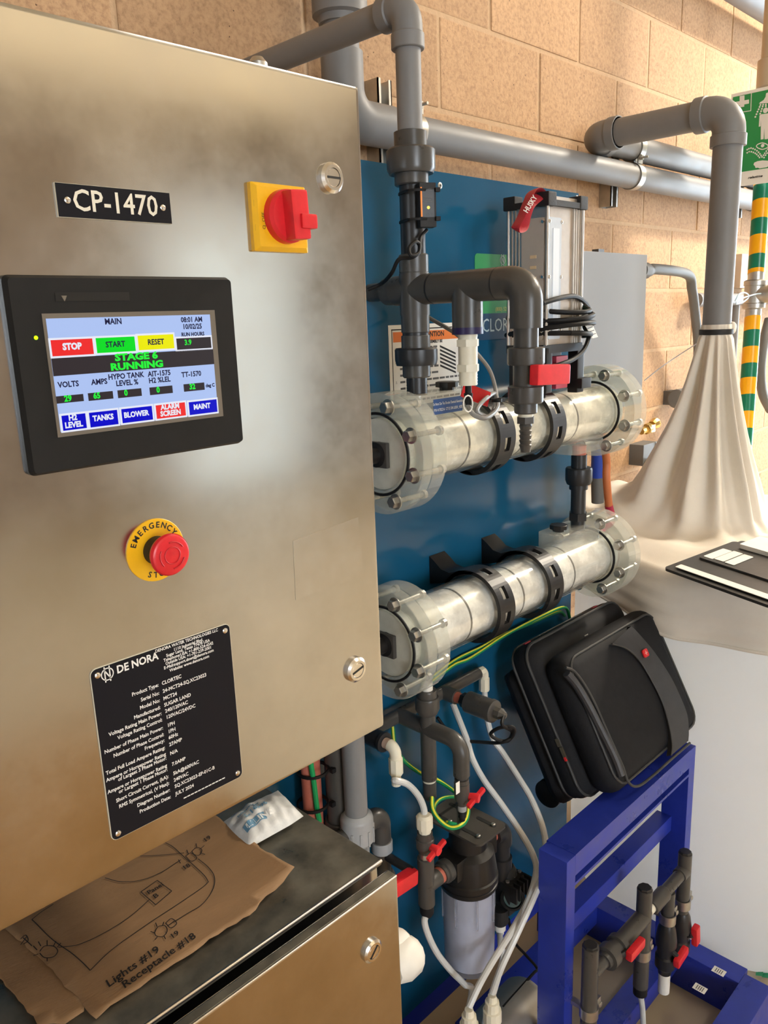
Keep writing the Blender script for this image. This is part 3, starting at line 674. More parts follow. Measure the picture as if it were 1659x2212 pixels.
run('coupling', 725, 755, [(0, .0225), (.05, .0232), (1, .0232)], 'pvc_dark')
run('union_nut', 752, 790, [(0, .0325), (.1, .0352), (.7, .0352), (1, .033)], 'pvc_black', 12)
run('tailpiece', 788, 817, [(0, .0226), (.9, .0226), (1, .021)], 'pvc_dark')
run('nipple', 815, 852, [(0, .0165)]+[(.1+.08*i, .0165+.0006*(i % 2)) for i in range(12)], 'pvc_black')
mat('primer_purple', (.02, .012, .07), .4)
yt = at(1009, 618, X=SX).y; ye = at(1137, 607, X=SX).y
zt0 = zcx
zte = at(1009, 722, Y=yt).z
build('tee', [g_cyl((SX, SY-.041, zt0), (SX, ye+.047, zt0), rs, 28), g_lathe((SX, yt, zt0), D3, [(0, rs), (zt0-zte-.001, rs), (zt0-zte, rs-.001)], 28)], 'pvc_dark', um)
build('joint_gap', [g_ring((SX, y_, zt0), (0, -1, 0), rs-.002, rs+.0004, .0022, 28) for y_ in (SY-.041, ye+.048)], 'pvc_black', um)
build('primer_band', g_ring((SX, yt, zte+.010), D3, rs, rs+.0005, .010, 28), 'primer_purple', um)
zee = at(1136, 709, Y=ye).z
build('elbow', g_elbow((SX, ye, zt0), (0, 1, 0), (0, 0, -1), rs+.0003, .046, zt0-zee, R=.027, n=28), 'pvc_dark', um)
def run2(name, py0, py1, prof, m, n=28, px=1136, Y=None, X=SX):
    Y = ye if Y is None else Y
    za, zb_ = at(px, py0, Y=Y).z, at(px, py1, Y=Y).z
    return build(name, g_lathe((X, Y, za), D3, [(t*(za-zb_), r) for t, r in prof], n), m, um)
run2('pipe', 706, 755, [(0, .0178), (1, .0178)], 'pvc_dark')
run2('valve_nut', 750, 788, [(0, .0245), (.06, .0268), (.9, .0268), (1, .0255)], 'pvc_dark')
vb = run2('valve_body', 787, 834, [(0, .0185), (1, .0185)], 'pvc_dark')
run2('valve_nut', 833, 870, [(0, .0238), (.06, .0255), (.9, .0255), (1, .024)], 'pvc_dark')
run2('tailpiece', 869, 893, [(0, .0168), (.9, .0168), (1, .015)], 'pvc_dark')
run2('thread', 891, 901, [(0, .0105), (.5, .011), (1, .0105)], 'nylon')
run2('barb_hex', 900, 914, [(0, .0135), (1, .0135)], 'pvc_dark', 6)
bz = [(0, .0075)]
for i in range(5): bz += [(.12+.16*i, .0096), (.12+.16*i+.12, .0078)]
bz += [(1, .0072)]
run2('hose_barb', 912, 976, bz, 'pvc_dark', 20)
h0, h1 = at(1150, 815, Y=ye-.024), at(1221, 803, Y=ye-.024)
hc = (h0+h1)/2; hl = h1.x-h0.x
hd_ = build('valve_handle', g_box((hc.x, ye-.026, hc.z), (hl, .015, .029), Matrix.Rotation(math.radians(3), 3, 'Y'), bev=.004), 'red_plastic', um)
build('stem', g_cyl((SX, ye-.01, hc.z), (SX+.006, ye-.028, hc.z), .008, 14), 'pvc_black', um)
# nylon fitting with sensor under the tee
yn = yt
for nm, a0, a1, pf, nn in (('thread', 721, 736, [(0, .0145), (.3, .0152), (.6, .0145), (1, .0152)], 24), ('hex', 733, 748, [(0, .0178), (1, .0178)], 6), ('barrel', 746, 790, [(0, .0148), (1, .0148)], 24), ('hex', 787, 802, [(0, .0178), (1, .0178)], 6), ('thread', 800, 832, [(0, .0145)]+[(.1*i, .0138+.0007*(i % 2)) for i in range(1, 11)], 24)):
    run2('nylon_'+nm, a0, a1, pf, 'nylon', nn, 1011, yn)
run2('sensor_tip', 830, 884, [(0, .0048), (.35, .0052), (.36, .007), (.7, .006), (1, .0025)], 'rubber_black', 16, 1011, yn)

# strapped flow switch on the upper manifold
fs_ = thing('flow_sensor', 'small black sensor with orange stripe strapped to the manifold pipe', 'sensor', (SX+.012, SY-.03, zs(905, 490)))
za, zb_ = zs(905, 405), zs(905, 498)
rot = Matrix.Rotation(math.radians(-30), 3, 'Z'); fc = V((SX, SY, (za+zb_)/2))+rot @ V((.013, -.029, 0))
fx = rot @ V((1, 0, 0)); fn = rot @ V((0, -1, 0))
build('case', g_box(fc, (.026, .020, (za-zb_)), rot, bev=.002), 'black_matte', fs_)
build('face', g_box(fc+fn*.0102+V((0, 0, .002)), (.019, .0008, (za-zb_)*.62), rot), mat('sensor_face', (.03, .03, .032), .35), fs_, ang=0)
build('stripe', g_box(fc+fn*.0104-fx*.0108+V((0, 0, .004)), (.0022, .0012, (za-zb_)*.66), rot), mat('sensor_orange', (.85, .22, .02), .4, emit=.35), fs_, ang=0)
build('lamp', g_lathe(fc+fn*.0106+V((0, 0, -.004)), fn, [(0, .0022), (.0008, .0015)], 12), mat('sensor_lamp', (1, .62, .05), .4, emit=2.5), fs_)
build('lettering', [g_text('CE', .0045, fc+fn*.0112+fx*.003+V((0, 0, .021)), fx, (0, 0, 1)), g_text('0.75', .004, fc+fn*.0112+V((0, 0, -.014)), fx, (0, 0, 1))]+[g_box(fc+fn*.0108+V((0, 0, .010-.003*k)), (.012-.003*(k % 2), .0004, .001), rot) for k in range(3)], 'print_grey', fs_, ang=0)
for zz in ((za+zb_)/2+.021, (za+zb_)/2-.020):
    ctr = V((SX, SY, zz)); loop = []
    for k in range(20):
        q = 2*math.pi*k/20; loop.append(ctr+V((math.cos(q)*.0202, math.sin(q)*.0202, 0)))
    loop2 = [v if (v-ctr).dot(fn) < .006 else v+fn*.021 for v in loop]
    build('cable_tie', [g_sweep(loop2+[loop2[0]], .0022, 6, flat=(.5, 1.0), up=(1, 0, 0)), g_box(fc+fn*.012+fx*.014+V((0, 0, zz-fc.z)), (.007, .007, .006), rot)], 'rubber_black', fs_)
cb = [fc+V((0, 0, -.035)), at(908, 515, Y=SY-.035), at(905, 545, Y=SY-.045), at(888, 552, Y=SY-.045), at(884, 535, Y=SY-.04), at(900, 522, Y=SY-.04), at(908, 540, Y=SY-.035), at(890, 556, Y=SY-.03), at(862, 560, Y=SY-.02), at(846, 590, Y=SY), at(825, 612, Y=SY+.04), at(795, 626, Y=SY+.06)]
build('cable', g_tube(cb, .0030, 8), 'rubber_black', fs_)
# sensor cable with red tag
sc = thing('sensor_cable', 'grey looped sensor cable hanging from the nylon fitting', 'cable', at(1040, 900, Y=yn))
tipz = at(1011, 880, Y=yn)
cc = [tipz+V((0, 0, .004)), at(1022, 895, Y=yn-.01), at(1050, 903, Y=yn-.02), at(1074, 880, Y=yn), at(1068, 850, Y=yn+.02), at(1040, 870, Y=yn), at(1030, 890, Y=yn-.01), at(1058, 898, Y=yn), at(1072, 860, Y=yn+.03), at(1062, 810, Y=yn+.05), at(1040, 775, Y=yn+.06), at(990, 725, Y=yn+.08), at(930, 688, Y=SY+.045), at(900, 668, Y=SY+.06)]
build('cable', g_tube(cc, .0036, 8), mat('cable_grey', (.25, .245, .235), .45), sc)
c = at(1073, 868, Y=yn-.006); build('cable_tie', [g_ring(c, (0, 0, 1), .004, .0085, .005, 14), g_box(c+V((.008, -.003, .003)), (.012, .006, .006))], 'rubber_black', sc)
c = at(1028, 852, Y=yn+.018)
tg = build('tag_plate', g_box(c, (.052, .0016, .024), Matrix.Rotation(math.radians(24), 3, 'Y') @ Matrix.Rotation(math.radians(-20), 3, 'Z')), 'red_plastic', sc, ang=0); tag(tg, 'red plastic tag')
build('tag_ring', g_sweep([at(1011+10*math.sin(q*.524), 872-18*math.cos(q*.524), Y=yn-.012) for q in range(13)], .0011, 6), 'white_plastic', sc)
# ================================================================ CLEAR ELECTROLYSER CELLS
CY = .22; FR = .096; TR = .0575
def clamp(parent, xc, zc, side):
    W2 = .0225; n = 72; g = []
    cols = [-W2, -.008, .008, W2]; vs = []; fs = []
    for k in range(n):
        q = 2*math.pi*k/n
        for x in cols: vs.append(V((xc+x, CY+math.cos(q)*.0625, zc+math.sin(q)*.0625)))
    hole = {int(((a) % 360)/360*n) for a in (180, 225, 140, 95, 270, 315)}
    for k in range(n):
        k2 = (k+1) % n
        for j in range(3):
            if j == 1 and any((k-i_) % n in hole for i_ in range(4)): continue
            fs.append((k*4+j, k*4+j+1, k2*4+j+1, k2*4+j))
    o = build('clamp_ring', (vs, fs), 'black_plastic', parent, ang=0)
    md = o.modifiers.new('thick', 'SOLIDIFY'); md.thickness = .0075; md.offset = 1.0
    s = side
    pts = [(CY-.01, zc+s*.0690), (CY+.025, zc+s*.0660), (CY+.05, zc+s*.0560), (CY+.07, zc+s*.0590), (CY+.085, zc+s*.071), (PY-.001, zc+s*.080), (PY-.001, zc+s*.025), (CY+.075, zc+s*.030), (CY+.055, zc+s*.036), (CY+.035, zc+s*.052), (CY, zc+s*.0628)]
    build('clamp_arm', g_prism([V((xc-W2, y, z)) for y, z in pts], (2*W2, 0, 0)), 'black_plastic', parent, ang=40)
def bolts(parent, x, zc, d, mlen, ph):
    for k in range(8):
        q = 2*math.pi*(k+ph)/8; y, z = CY+.0795*math.cos(q), zc+.0795*math.sin(q)
        b = build('bolt', [g_lathe((x, y, z), (d, 0, 0), [(0, .0092), (.0095, .0092), (.0105, .0080)], 6), g_lathe((x-d*.002, y, z), (d, 0, 0), [(0, .0125), (.0022, .0125)], 18), g_lathe((x, y, z), (-d, 0, 0), [(0, .0042), (mlen, .0042), (mlen, .0075), (mlen+.007, .0075)], 10)], 'zinc', parent, ang=30)
def cell(zc, label, up, core, x0=.872, x1=1.572):
    t = thing('electrolyser_cell', label, 'electrolysis cell', ((x0+x1)/2, CY, zc-FR), 'clear electrolysis cells')
    build('tube', g_ring((x0+.03, CY, zc), (1, 0, 0), TR-.003, TR, x1-x0-.06, 40), 'acrylic_tube', t)
    build('electrode_core', g_lathe((x0+.012, CY, zc), (1, 0, 0), [(0, .046), (.004, .0515), (x1-x0-.03, .0515), (x1-x0-.024, .046)], 40), core, t)
    for k, xq in enumerate((1.035, 1.195, 1.375)):
        build('electrode_seam', g_ring((xq, CY, zc), (1, 0, 0), .050, .0522, .004, 40), mat('seam', (.09, .09, .085), .5), t)
    # left end: cap plate and flange ring
    build('end_cap', g_lathe((x0, CY, zc), (1, 0, 0), [(0, .058), (0, FR-.001), (.001, FR), (.021, FR), (.022, FR-.001), (.022, .058), (0, .058)], 48, cap=False), 'acrylic', t)
    build('flange', g_ring((x0+.0235, CY, zc), (1, 0, 0), TR+.0005, FR, .030, 48), 'acrylic', t)
    build('end_disc', g_lathe((x0+.004, CY, zc), (1, 0, 0), [(0, .0565), (.008, .0565)], 40), mat('cap_pale', (.55, .55, .48), .3, var=.15, vscale=30, coat=.5), t)
    build('o_ring', g_sweep([V((x0+.001, CY+.0645*math.cos(q*math.pi/24), zc+.0645*math.sin(q*math.pi/24))) for q in range(49)], .0026, 8), 'rubber_black', t)
    build('terminal', [g_lathe((x0+.004, CY, zc), (-1, 0, 0), [(0, .020), (.010, .020), (.012, .0135), (.030, .0135)], 24)], 'black_plastic', t)
    build('terminal_boss', g_box((x0-.001, CY, zc), (.008, .046, .040), bev=.002), mat('boss', (.06, .055, .05), .4), t)
    # right end
    build('flange', g_ring((x1-.052, CY, zc), (1, 0, 0), TR+.0005, FR, .030, 48), 'acrylic', t)
    build('end_cap', g_lathe((x1-.021, CY, zc), (1, 0, 0), [(0, .058), (0, FR), (.021, FR), (.021, .058), (0, .058)], 48, cap=False), 'acrylic', t)
    build('o_ring', g_sweep([V((x1-.0535, CY+.0615*math.cos(q*math.pi/24), zc+.0615*math.sin(q*math.pi/24))) for q in range(49)], .0026, 8), 'rubber_black', t)
    bolts(t, x0-.0005, zc, -1, .062, .42); bolts(t, x1-.0535, zc, -1, .06, .42)
    for xc in (1.1205, 1.2835): clamp(t, xc, zc, up)
    return t
ZU, ZL = 1.395, 1.076
cu = cell(ZU, 'upper clear electrolysis cell with blue sticker, bolted flanges and black clamps', -1, 'cell_core')
cl_ = cell(ZL, 'lower clear electrolysis cell with pale core and black clamps reaching up', 1, 'cell_core_pale')
# port blocks
def block(parent, xa, xb, za, zb, nm='port_block'):
    return build(nm, g_prism(rrect(((xa+xb)/2, CY, za), AX, (0, 1, 0), xb-xa, .062, .018, 5), (0, 0, zb-za)), 'acrylic', parent, ang=40)
def plug(parent, x, z, d):
    build('port_plug', [g_lathe((x, CY, z), (0, 0, d), [(0, .0125), (.005, .0125), (.005, .019), (.013, .019), (.014, .0175)], 8)], 'black_plastic', parent, ang=30)
zb_u = zs(905, 850)
block(cu, .935, 1.105, ZU+.045, zb_u)
plug(cu, at(965, 838, Y=CY).x, zb_u, 1)
p = [at(936, 868, Y=CY-.0315), at(998, 850, Y=CY-.0315), at(1000, 885, Y=CY-.0315), at(937, 898, Y=CY-.0315)]
x0_, x1_ = p[0].x, p[1].x; zz1 = (p[0].z+p[1].z)/2; zz0 = (p[2].z+p[3].z)/2
stk = build('sticker', g_box(((x0_+x1_)/2, CY-.0318, (zz0+zz1)/2), (x1_-x0_, .0006, zz1-zz0)), mat('sticker_blue', (.012, .06, .21), .4), cu, ang=0); tag(stk, 'blue sticker with white part number')
build('lettering', [g_text('De Nora Clor Tec On-site Chemical Generation', .0062, ((x0_+x1_)/2, CY-.0324, zz1-.008), AX, AZ, squash=.62), g_text('P/N 41702216  CT12 S/N L0201_4202', .0064, ((x0_+x1_)/2, CY-.0324, zz0+.007), AX, AZ, squash=.72)], 'print_white', stk, ang=0)
xp = at(1250, 1040, Y=CY).x
block(cu, xp-.07, xp+.055, ZU-.045, at(1250, 972, Y=CY).z)
zbl = at(1225, 1140, Y=CY).z
block(cl_, xp-.115, xp+.05, ZL+.045, zbl)
plug(cl_, at(1207, 1133, Y=CY).x, zbl, 1)
# link pipe between the cells
lk = thing('link_pipe', 'short black pipe with union joining upper and lower clear cells', 'pipe', (xp, CY, zbl))
def lrun(nm, a, b, pf, m, n=24):
    za, zb2 = at(1250, a, Y=CY).z, at(1250, b, Y=CY).z; build(nm, g_lathe((xp, CY, za), D3, [(t*(za-zb2), r) for t, r in pf], n), m, lk)
lrun('thread', 962, 985, [(0, .0145), (1, .0145)], 'copper_red'); lrun('pipe', 982, 1012, [(0, .0165), (1, .0165)], 'pvc_black'); lrun('union_nut', 1010, 1045, [(0, .0265), (.1, .0285), (.75, .0285), (1, .025)], 'pvc_black', 16)
lrun('collar', 1044, 1056, [(0, .0195), (1, .0195)], 'pvc_black'); lrun('pipe', 1055, 1108, [(0, .0158), (1, .0158)], 'pvc_black'); lrun('hex', 1106, 1122, [(0, .0205), (1, .0205)], 'pvc_black', 6); lrun('thread', 1120, 1142, [(0, .0150), (1, .0150)], 'pvc_black')
# power cables at the right end of the cells and red lug at the left end
oc = thing('power_cable', 'orange power cable with magenta sleeve behind the right ends of the clear cells', 'cable', at(1312, 1110, Y=.36))
ca = [V((1.568, CY+.02, ZU-.01)), V((1.61, .26, ZU-.03)), at(1309, 985, Y=.30), at(1310, 1030, Y=.30), at(1313, 1070, Y=.30), at(1316, 1100, Y=.30)]
build('sheath', g_tube(ca, .0095, 12), mat('orange_cable', (.55, .17, .06), .45), oc)
build('sleeve', g_tube([at(1315, 1092, Y=.30), at(1320, 1125, Y=.295), V((1.62, .25, ZL+.03)), V((1.568, CY+.01, ZL))], .0102, 12), mat('magenta', (.42, .02, .07), .4), oc)
rl = thing('power_lug', 'red sleeved power cable entering the left end of the upper clear cell', 'cable', (.8, CY, ZU))
build('sheath', g_tube([V((.843, CY, ZU)), V((.80, CY, ZU)), V((.74, CY+.01, ZU-.03)), V((.70, CY+.03, ZU-.10))], .014, 14), mat('magenta'if 0 else 'magenta', (.42, .02, .07), .4), rl)
bl = thing('power_lug', 'black sleeved power cable entering the left end of the lower clear cell', 'cable', (.8, CY, ZL))
build('sheath', g_tube([V((.843, CY, ZL)), V((.80, CY, ZL)), V((.74, CY+.01, ZL-.03)), V((.70, CY+.03, ZL-.10))], .014, 14), 'rubber_black', bl)

# ================================================================ LOWER SAMPLING MANIFOLD
QX, QY = at(923, 1515, Y=CY).x, CY
lm = thing('sample_manifold', 'dark grey plastic pipe manifold hanging below the lower clear cell', 'pipe manifold', (QX, QY, at(923, 1726, Y=CY).z))
def qrun(nm, a, b, pf, m, n=24, Y=QY, X=QX, px=925):
    za, zb2 = at(px, a, Y=Y).z, at(px, b, Y=Y).z; return build(nm, g_lathe((X, Y, za), D3, [(t*(za-zb2), r) for t, r in pf], n), m, lm)
qrun('port', 1470, 1492, [(0, .0105), (1, .0105)], 'white_plastic'); qrun('collar', 1488, 1506, [(0, .0165), (.2, .0175), (1, .0175)], 'pvc_dark'); qrun('union_nut', 1503, 1540, [(0, .0205), (.1, .0222), (.7, .0222), (1, .0175)], 'pvc_dark', 20)
ztc = at(925, 1572, Y=QY).z
zq = at(925, 1683, Y=QY).z
yq = at(996, 1603, X=QX).y; zqe = at(1000, 1672, Y=yq).z
zmid = ztc
HYd = .292
build('cross', [g_lathe((QX, QY, at(925, 1538, Y=QY).z), D3, [(0, .0135), (.002, .0142), (at(925, 1538, Y=QY).z-zq, .0142)], 24), g_cyl((QX, QY, zmid), (QX, HYd, zmid), .0142, 24)], 'pvc_dark', lm)
build('elbow', g_elbow((QX, yq, zmid), (0, 1, 0), (0, 0, -1), .0148, QY-yq, zmid-zqe, R=.026, n=24), 'pvc_dark', lm)
qrun('coupling', 1682, 1690, [(0, .0122), (1, .0122)], 'nylon'); qrun('end_cap', 1688, 1728, [(0, .0128), (.85, .0125), (1, .009)], 'pvc_dark')
zh = zmid
xh0, xh1 = at(790, 1602, Y=HYd).x, at(1033, 1459, Y=HYd).x
build('header', g_cyl((xh0, HYd, zh), (xh1, HYd, zh), .0125, 24, .001), 'pvc_dark', lm)
print('HEADER', xh0, xh1, zh, at(1033, 1459, Y=HYd).z, at(790, 1602, Y=HYd).z)
# pressure switch on the header, pointing out
xs_s = at(957, 1503, Y=HYd).x
ps = [V((xs_s, HYd, zh)), V((xs_s, at(1000, 1530, X=xs_s).y, zh)), V((xs_s, at(1060, 1560, X=xs_s).y, zh))]
build('tee_branch', g_cyl((xs_s, HYd, zh), (xs_s, HYd-.035, zh), .0145, 20), 'pvc_dark', lm)
build('nipple', g_cyl((xs_s, HYd-.034, zh), (xs_s, HYd-.052, zh), .0105, 20), 'copper_red', lm)
psw = thing('pressure_switch', 'black cylindrical pressure switch with looped lead pointing out of the header', 'sensor', (xs_s, HYd-.08, zh-.025))
build('hex', g_cyl((xs_s, HYd-.050, zh), (xs_s, HYd-.064, zh), .0145, 6), 'pvc_black', psw, ang=25)
build('body', g_lathe((xs_s, HYd-.062, zh), (0, -1, 0), [(0, .018), (.003, .021), (.052, .021), (.056, .0225), (.064, .0215), (.067, .017)], 28), 'pvc_dark', psw)
build('gland', g_lathe((xs_s, HYd-.127, zh), (0, -1, 0), [(0, .0115), (.014, .0115), (.018, .009), (.024, .006)], 8), mat('gland_grey', (.09, .085, .075), .4), psw, ang=25)
g0 = V((xs_s, HYd-.148, zh))
cl0 = [g0, at(1085, 1566, Y=HYd-.16), at(1106, 1580, Y=HYd-.16), at(1098, 1600, Y=HYd-.15), at(1075, 1598, Y=HYd-.14), at(1060, 1585, Y=HYd-.13), at(1080, 1572, Y=HYd-.15), at(1109, 1572, Y=HYd-.17), at(1106, 1592, Y=HYd-.16), at(1080, 1604, Y=HYd-.14), at(1040, 1603, Y=HYd-.08), at(1000, 1598, Y=HYd-.03), at(965, 1575, Y=HYd), at(945, 1550, Y=HYd+.01)]
build('cable', g_tube(cl0, .0034, 8), 'rubber_black', psw)
# header end fittings: white compression elbows
we = V((xh1, HYd, zh))
wf = thing('tube_elbow', 'white plastic elbow at the right end of the sampling header', 'pipe fitting', we)
build('nut', g_cyl(we, we+V((.016, 0, 0)), .0105, 8), 'nylon', wf, ang=25)
build('elbow', g_elbow(we+V((.020, 0, 0)), (-1, 0, 0), (0, 0, -1), .0095, .012, .022, R=.012, n=16), 'nylon', wf)
build('nut', g_cyl(we+V((.020, 0, -.018)), we+V((.020, 0, -.046)), .0112, 8), 'nylon', wf, ang=25)
wl = V((xh0, HYd, zh))
build('end_gland', [g_cyl(wl, wl+V((0, -.045, 0)), .0165, 20, .002), g_ring(wl+V((0, -.043, 0)), (0, -1, 0), .010, .0178, .006, 24)], 'pvc_black', lm)
wf2 = thing('tube_elbow', 'white plastic elbow at the left end of the sampling header beside the control cabinet', 'pipe fitting', wl)
c0 = wl+V((0, -.050, 0))
build('sleeve', g_cyl(c0, c0+V((0, -.014, 0)), .0095, 16), mat('pinkish', (.62, .45, .36), .45), wf2)
build('elbow', g_elbow(c0+V((0, -.024, 0)), (0, 1, 0), (0, 0, -1), .0105, .013, .02, R=.013, n=16), 'nylon', wf2)
build('nut', [g_cyl(c0+V((0, -.024, -.020)), c0+V((0, -.024, -.050)), .0125, 8), g_cyl(c0+V((0, -.024, -.050)), c0+V((0, -.024, -.072)), .0085, 14)], 'nylon', wf2, ang=25)
TL = c0+V((0, -.024, -.070)); TRr = we+V((.020, 0, -.046))
# ---------------------------------------------------------------- frame under the backboard
build('bottom_beam', g_box(((-.02+bxr)/2, PY+.020, .137), (bxr+.02, .036, .054), bev=.003), 'blue_paint', bb)
for x in (.03, .75, bxr-.05):
    build('leg', g_box((x, PY+.020, .055), (.05, .036, .11)), 'blue_paint', bb, ang=0)
sk = thing('skid_base', 'blue steel skid rails lying on the floor under the pump', 'skid base', (.9, .2, 0))
build('rail', g_box((.64, .285-.03, .04), (.78, .05, .08), bev=.003), 'blue_paint', sk)
build('rail', g_box((.64, .02, .04), (.78, .05, .08), bev=.003), 'blue_paint', sk)
for x in (.30, 1.00): build('cross_member', g_box((x, .1375, .04), (.06, .184, .076), bev=.002), 'blue_paint', sk)

# ---------------------------------------------------------------- sediment filter
FY = .16
fx_, fz1 = at(1012, 1911, Y=FY).x, at(1012, 1893, Y=FY).z
fz0 = at(1008, 2085, Y=FY).z; fzt = at(1012, 1838, Y=FY).z; fzp = at(1003, 1790, Y=FY).z
fl = thing('filter_housing', 'clear water filter housing with black head and white cartridge', 'water filter', (fx_, FY, fz0))
mat('bowl_clear', (.86, .88, .95), .12, trans=.9, ior=1.25)
build('bowl', g_lathe((fx_, FY, fz1), D3, [(0, .0505), (.02, .050), (fz1-fz0-.012, .0475), (fz1-fz0-.003, .044), (fz1-fz0, .036)], 40), 'bowl_clear', fl)
for k in range(8):
    q = 2*math.pi*k/8+.2
    build('rib', g_box((fx_+.0502*math.cos(q), FY+.0502*math.sin(q), fz1-.045), (.005, .003, .062), Matrix.Rotation(q, 3, 'Z')), 'bowl_clear', fl, ang=0)
build('cartridge', g_lathe((fx_, FY, fz1+.002), D3, [(0, .044), (fz1-fz0-.012, .0415), (fz1-fz0-.006, .030)], 32), mat('cartridge_white', (.60, .62, .72), .6, var=.12, vscale=18), fl)
build('cap_ring', g_lathe((fx_, FY, fz1-.012), (0, 0, 1), [(0, .053), (.004, .0555), (.010, .0555), (.011, .0535), (.014, .0535), (.015, .0555), (.024, .0555), (.028, .050)], 40), 'black_plastic', fl)
build('head', [g_lathe((fx_, FY, fz1+.010), (0, 0, 1), [(0, .052), (.012, .0535), (fzt-fz1-.004, .048), (fzt-fz1+.006, .036), (fzp-fz1-.012, .034)], 36), g_box((fx_, FY, fzt-.004), (.118, .046, .040), bev=.004)], 'black_plastic', fl)
bp_ = build('bracket_plate', g_prism(rrect((fx_+.006, FY+.012, fzp), AX, (0, 1, 0), .085, .135, .012), (0, 0, .004)), mat('bracket_grey', (.055, .05, .045), .45, var=.15, vscale=40), fl, ang=40)
for sx, sy in ((-1, -1), (1, -1), (-1, 1), (1, 1)):
    c = V((fx_+.006+sx*.022, FY+.012+sy*.033, fzp+.0044))
    build('slot', g_prism(rrect(c, AX, (0, 1, 0), .008, .044, .0038), (0, 0, .0003)), 'dark_slot', bp_, ang=0)
    build('screw', g_lathe(c+V((0, -.016, 0)), (0, 0, 1), [(0, .0042), (.003, .0042), (.004, .003)], 12), 'zinc', bp_)
zi = fzt-.004
tx_l = at(920, 1885, Y=FY).x
build('inlet_nut', [g_lathe((fx_-.059, FY, zi), (-1, 0, 0), [(0, .021), (.012, .021), (.014, .0175), (.020, .0175)], 20)], 'pvc_dark', fl)
build('inlet_thread', g_cyl((fx_-.076, FY, zi), (fx_-.086, FY, zi), .0145, 20), 'copper_red', fl)
zt_, zb_t = at(920, 1850, Y=FY).z, at(920, 1955, Y=FY).z
ft = thing('filter_inlet', 'dark grey tee with red butterfly valve on the left of the filter', 'pipe fitting', (tx_l, FY, zb_t))
build('tee', [g_cyl((tx_l, FY, zt_), (tx_l, FY, zb_t), .0148, 24, .0015), g_cyl((tx_l, FY, zi), (fx_-.085, FY, zi), .0150, 24, .0015)], 'pvc_dark', ft)
build('nipple', g_cyl((tx_l, FY, zt_+.012), (tx_l, FY, zt_-.004), .0115, 20), 'zinc', ft)
zv1, zv0 = at(920, 1795, Y=FY).z, zt_+.010
build('valve_body', g_lathe((tx_l, FY, zv1), D3, [(0, .0135), (.012, .0138), (.013, .0158), (.030, .0158), (.031, .012), (zv1-zv0, .012)], 24), 'pvc_dark', ft)
def butterfly(parent, c, out):
    c = V(c); o = V(out).normalized()
    hdl = [g_lathe(c, o, [(0, .006), (.008, .0075), (.016, .0085), (.020, .0075)], 16)]
    for s in (-1, 1): hdl.append(g_box(c+o*.014+V((s*.013, 0, 0))+V((0, 0, s*.004)), (.020, .008, .0085), Matrix.Rotation(-.35, 3, 'Y'), bev=.0025))
    return build('valve_handle', hdl, 'red_plastic', parent)
butterfly(ft, (tx_l, FY-.012, (zv1+zv0)/2-.004), (0, -1, 0))
zw = at(918, 1758, Y=FY).z
build('tube_nut', [g_lathe((tx_l, FY, zv1), (0, 0, 1), [(0, .011), (.008, .011), (.009, .0145), (zw-zv1-.004, .0145), (zw-zv1, .010)], 10)], 'nylon', ft, ang=25)
build('end_gland', g_lathe((tx_l, FY, zb_t+.002), D3, [(0, .0105), (.006, .0125), (.018, .0125), (.024, .0095)], 16), 'rubber_black', ft)
# outlet side: black elbow and regulator
zo = zi
fo = thing('filter_outlet', 'black elbow and regulator with round gauge on the right of the filter', 'pressure regulator', (fx_+.11, FY, zo-.2))
build('nipple', g_cyl((fx_+.058, FY, zo), (fx_+.078, FY, zo), .0135, 18), 'copper_red', fo)
ox = fx_+.104
build('elbow', g_elbow((ox, FY, zo), (-1, 0, 0), (0, 0, -1), .0205, .030, .035, R=.023, n=20), 'pvc_black', fo)
build('drop_pipe', g_lathe((ox, FY, zo-.034), D3, [(0, .0165), (.03, .0165), (.031, .0205), (.055, .0205), (.056, .0165), (.08, .0165)], 20), 'pvc_black', fo)
rc_ = V((ox+.012, FY, zo-.145))
build('regulator', [g_box(rc_, (.055, .060, .070), bev=.006), g_lathe(rc_+V((0, 0, .034)), (0, 0, 1), [(0, .024), (.01, .022), (.02, .016)], 20)], 'black_matte', fo)
for k in range(5): build('cooling_fin', g_box(rc_+V((.012*k-.024, -.036, .018)), (.004, .018, .034)), 'black_matte', fo, ang=0)
for k in range(3): build('screw', g_lathe(rc_+V((.02*k-.02, -.02, .036)), (0, 0, 1), [(0, .004), (.003, .004)], 8), 'zinc', fo)
gc = at(1107, 1940, Y=FY-.03)
gd = (CAM-gc); gd.z *= .4; gd.normalize()
build('gauge', [g_lathe(gc, gd, [(-.012, .018), (0, .0235), (.004, .0235), (.005, .019), (.001, .018)], 28, cap=False)], 'rubber_black', fo)
build('gauge_glass', g_lathe(gc, gd, [(0, .0185), (.0025, .017)], 24), mat('glass_dark', (.05, .09, .09), .1, coat=.5), fo)
build('gauge_window', g_lathe(gc+gd*.002+V((.006, 0, -.003)), gd, [(0, .008), (.002, .007)], 16), mat('glass_green', (.10, .30, .24), .15, coat=.6), fo)
c = at(1080, 1960, Y=FY-.01)
c2 = at(1080, 1995, Y=FY-.01)
build('drop_body', g_lathe(c, D3, [(0, .017), (c.z-c2.z-.006, .017), (c.z-c2.z, .012)], 18), 'black_matte', fo)
build('tube_nut', g_lathe(c2, D3, [(0, .0115), (.012, .0115), (.016, .008), (.022, .008)], 14), 'white_plastic', fo)
DT = c2+V((0, 0, -.02))

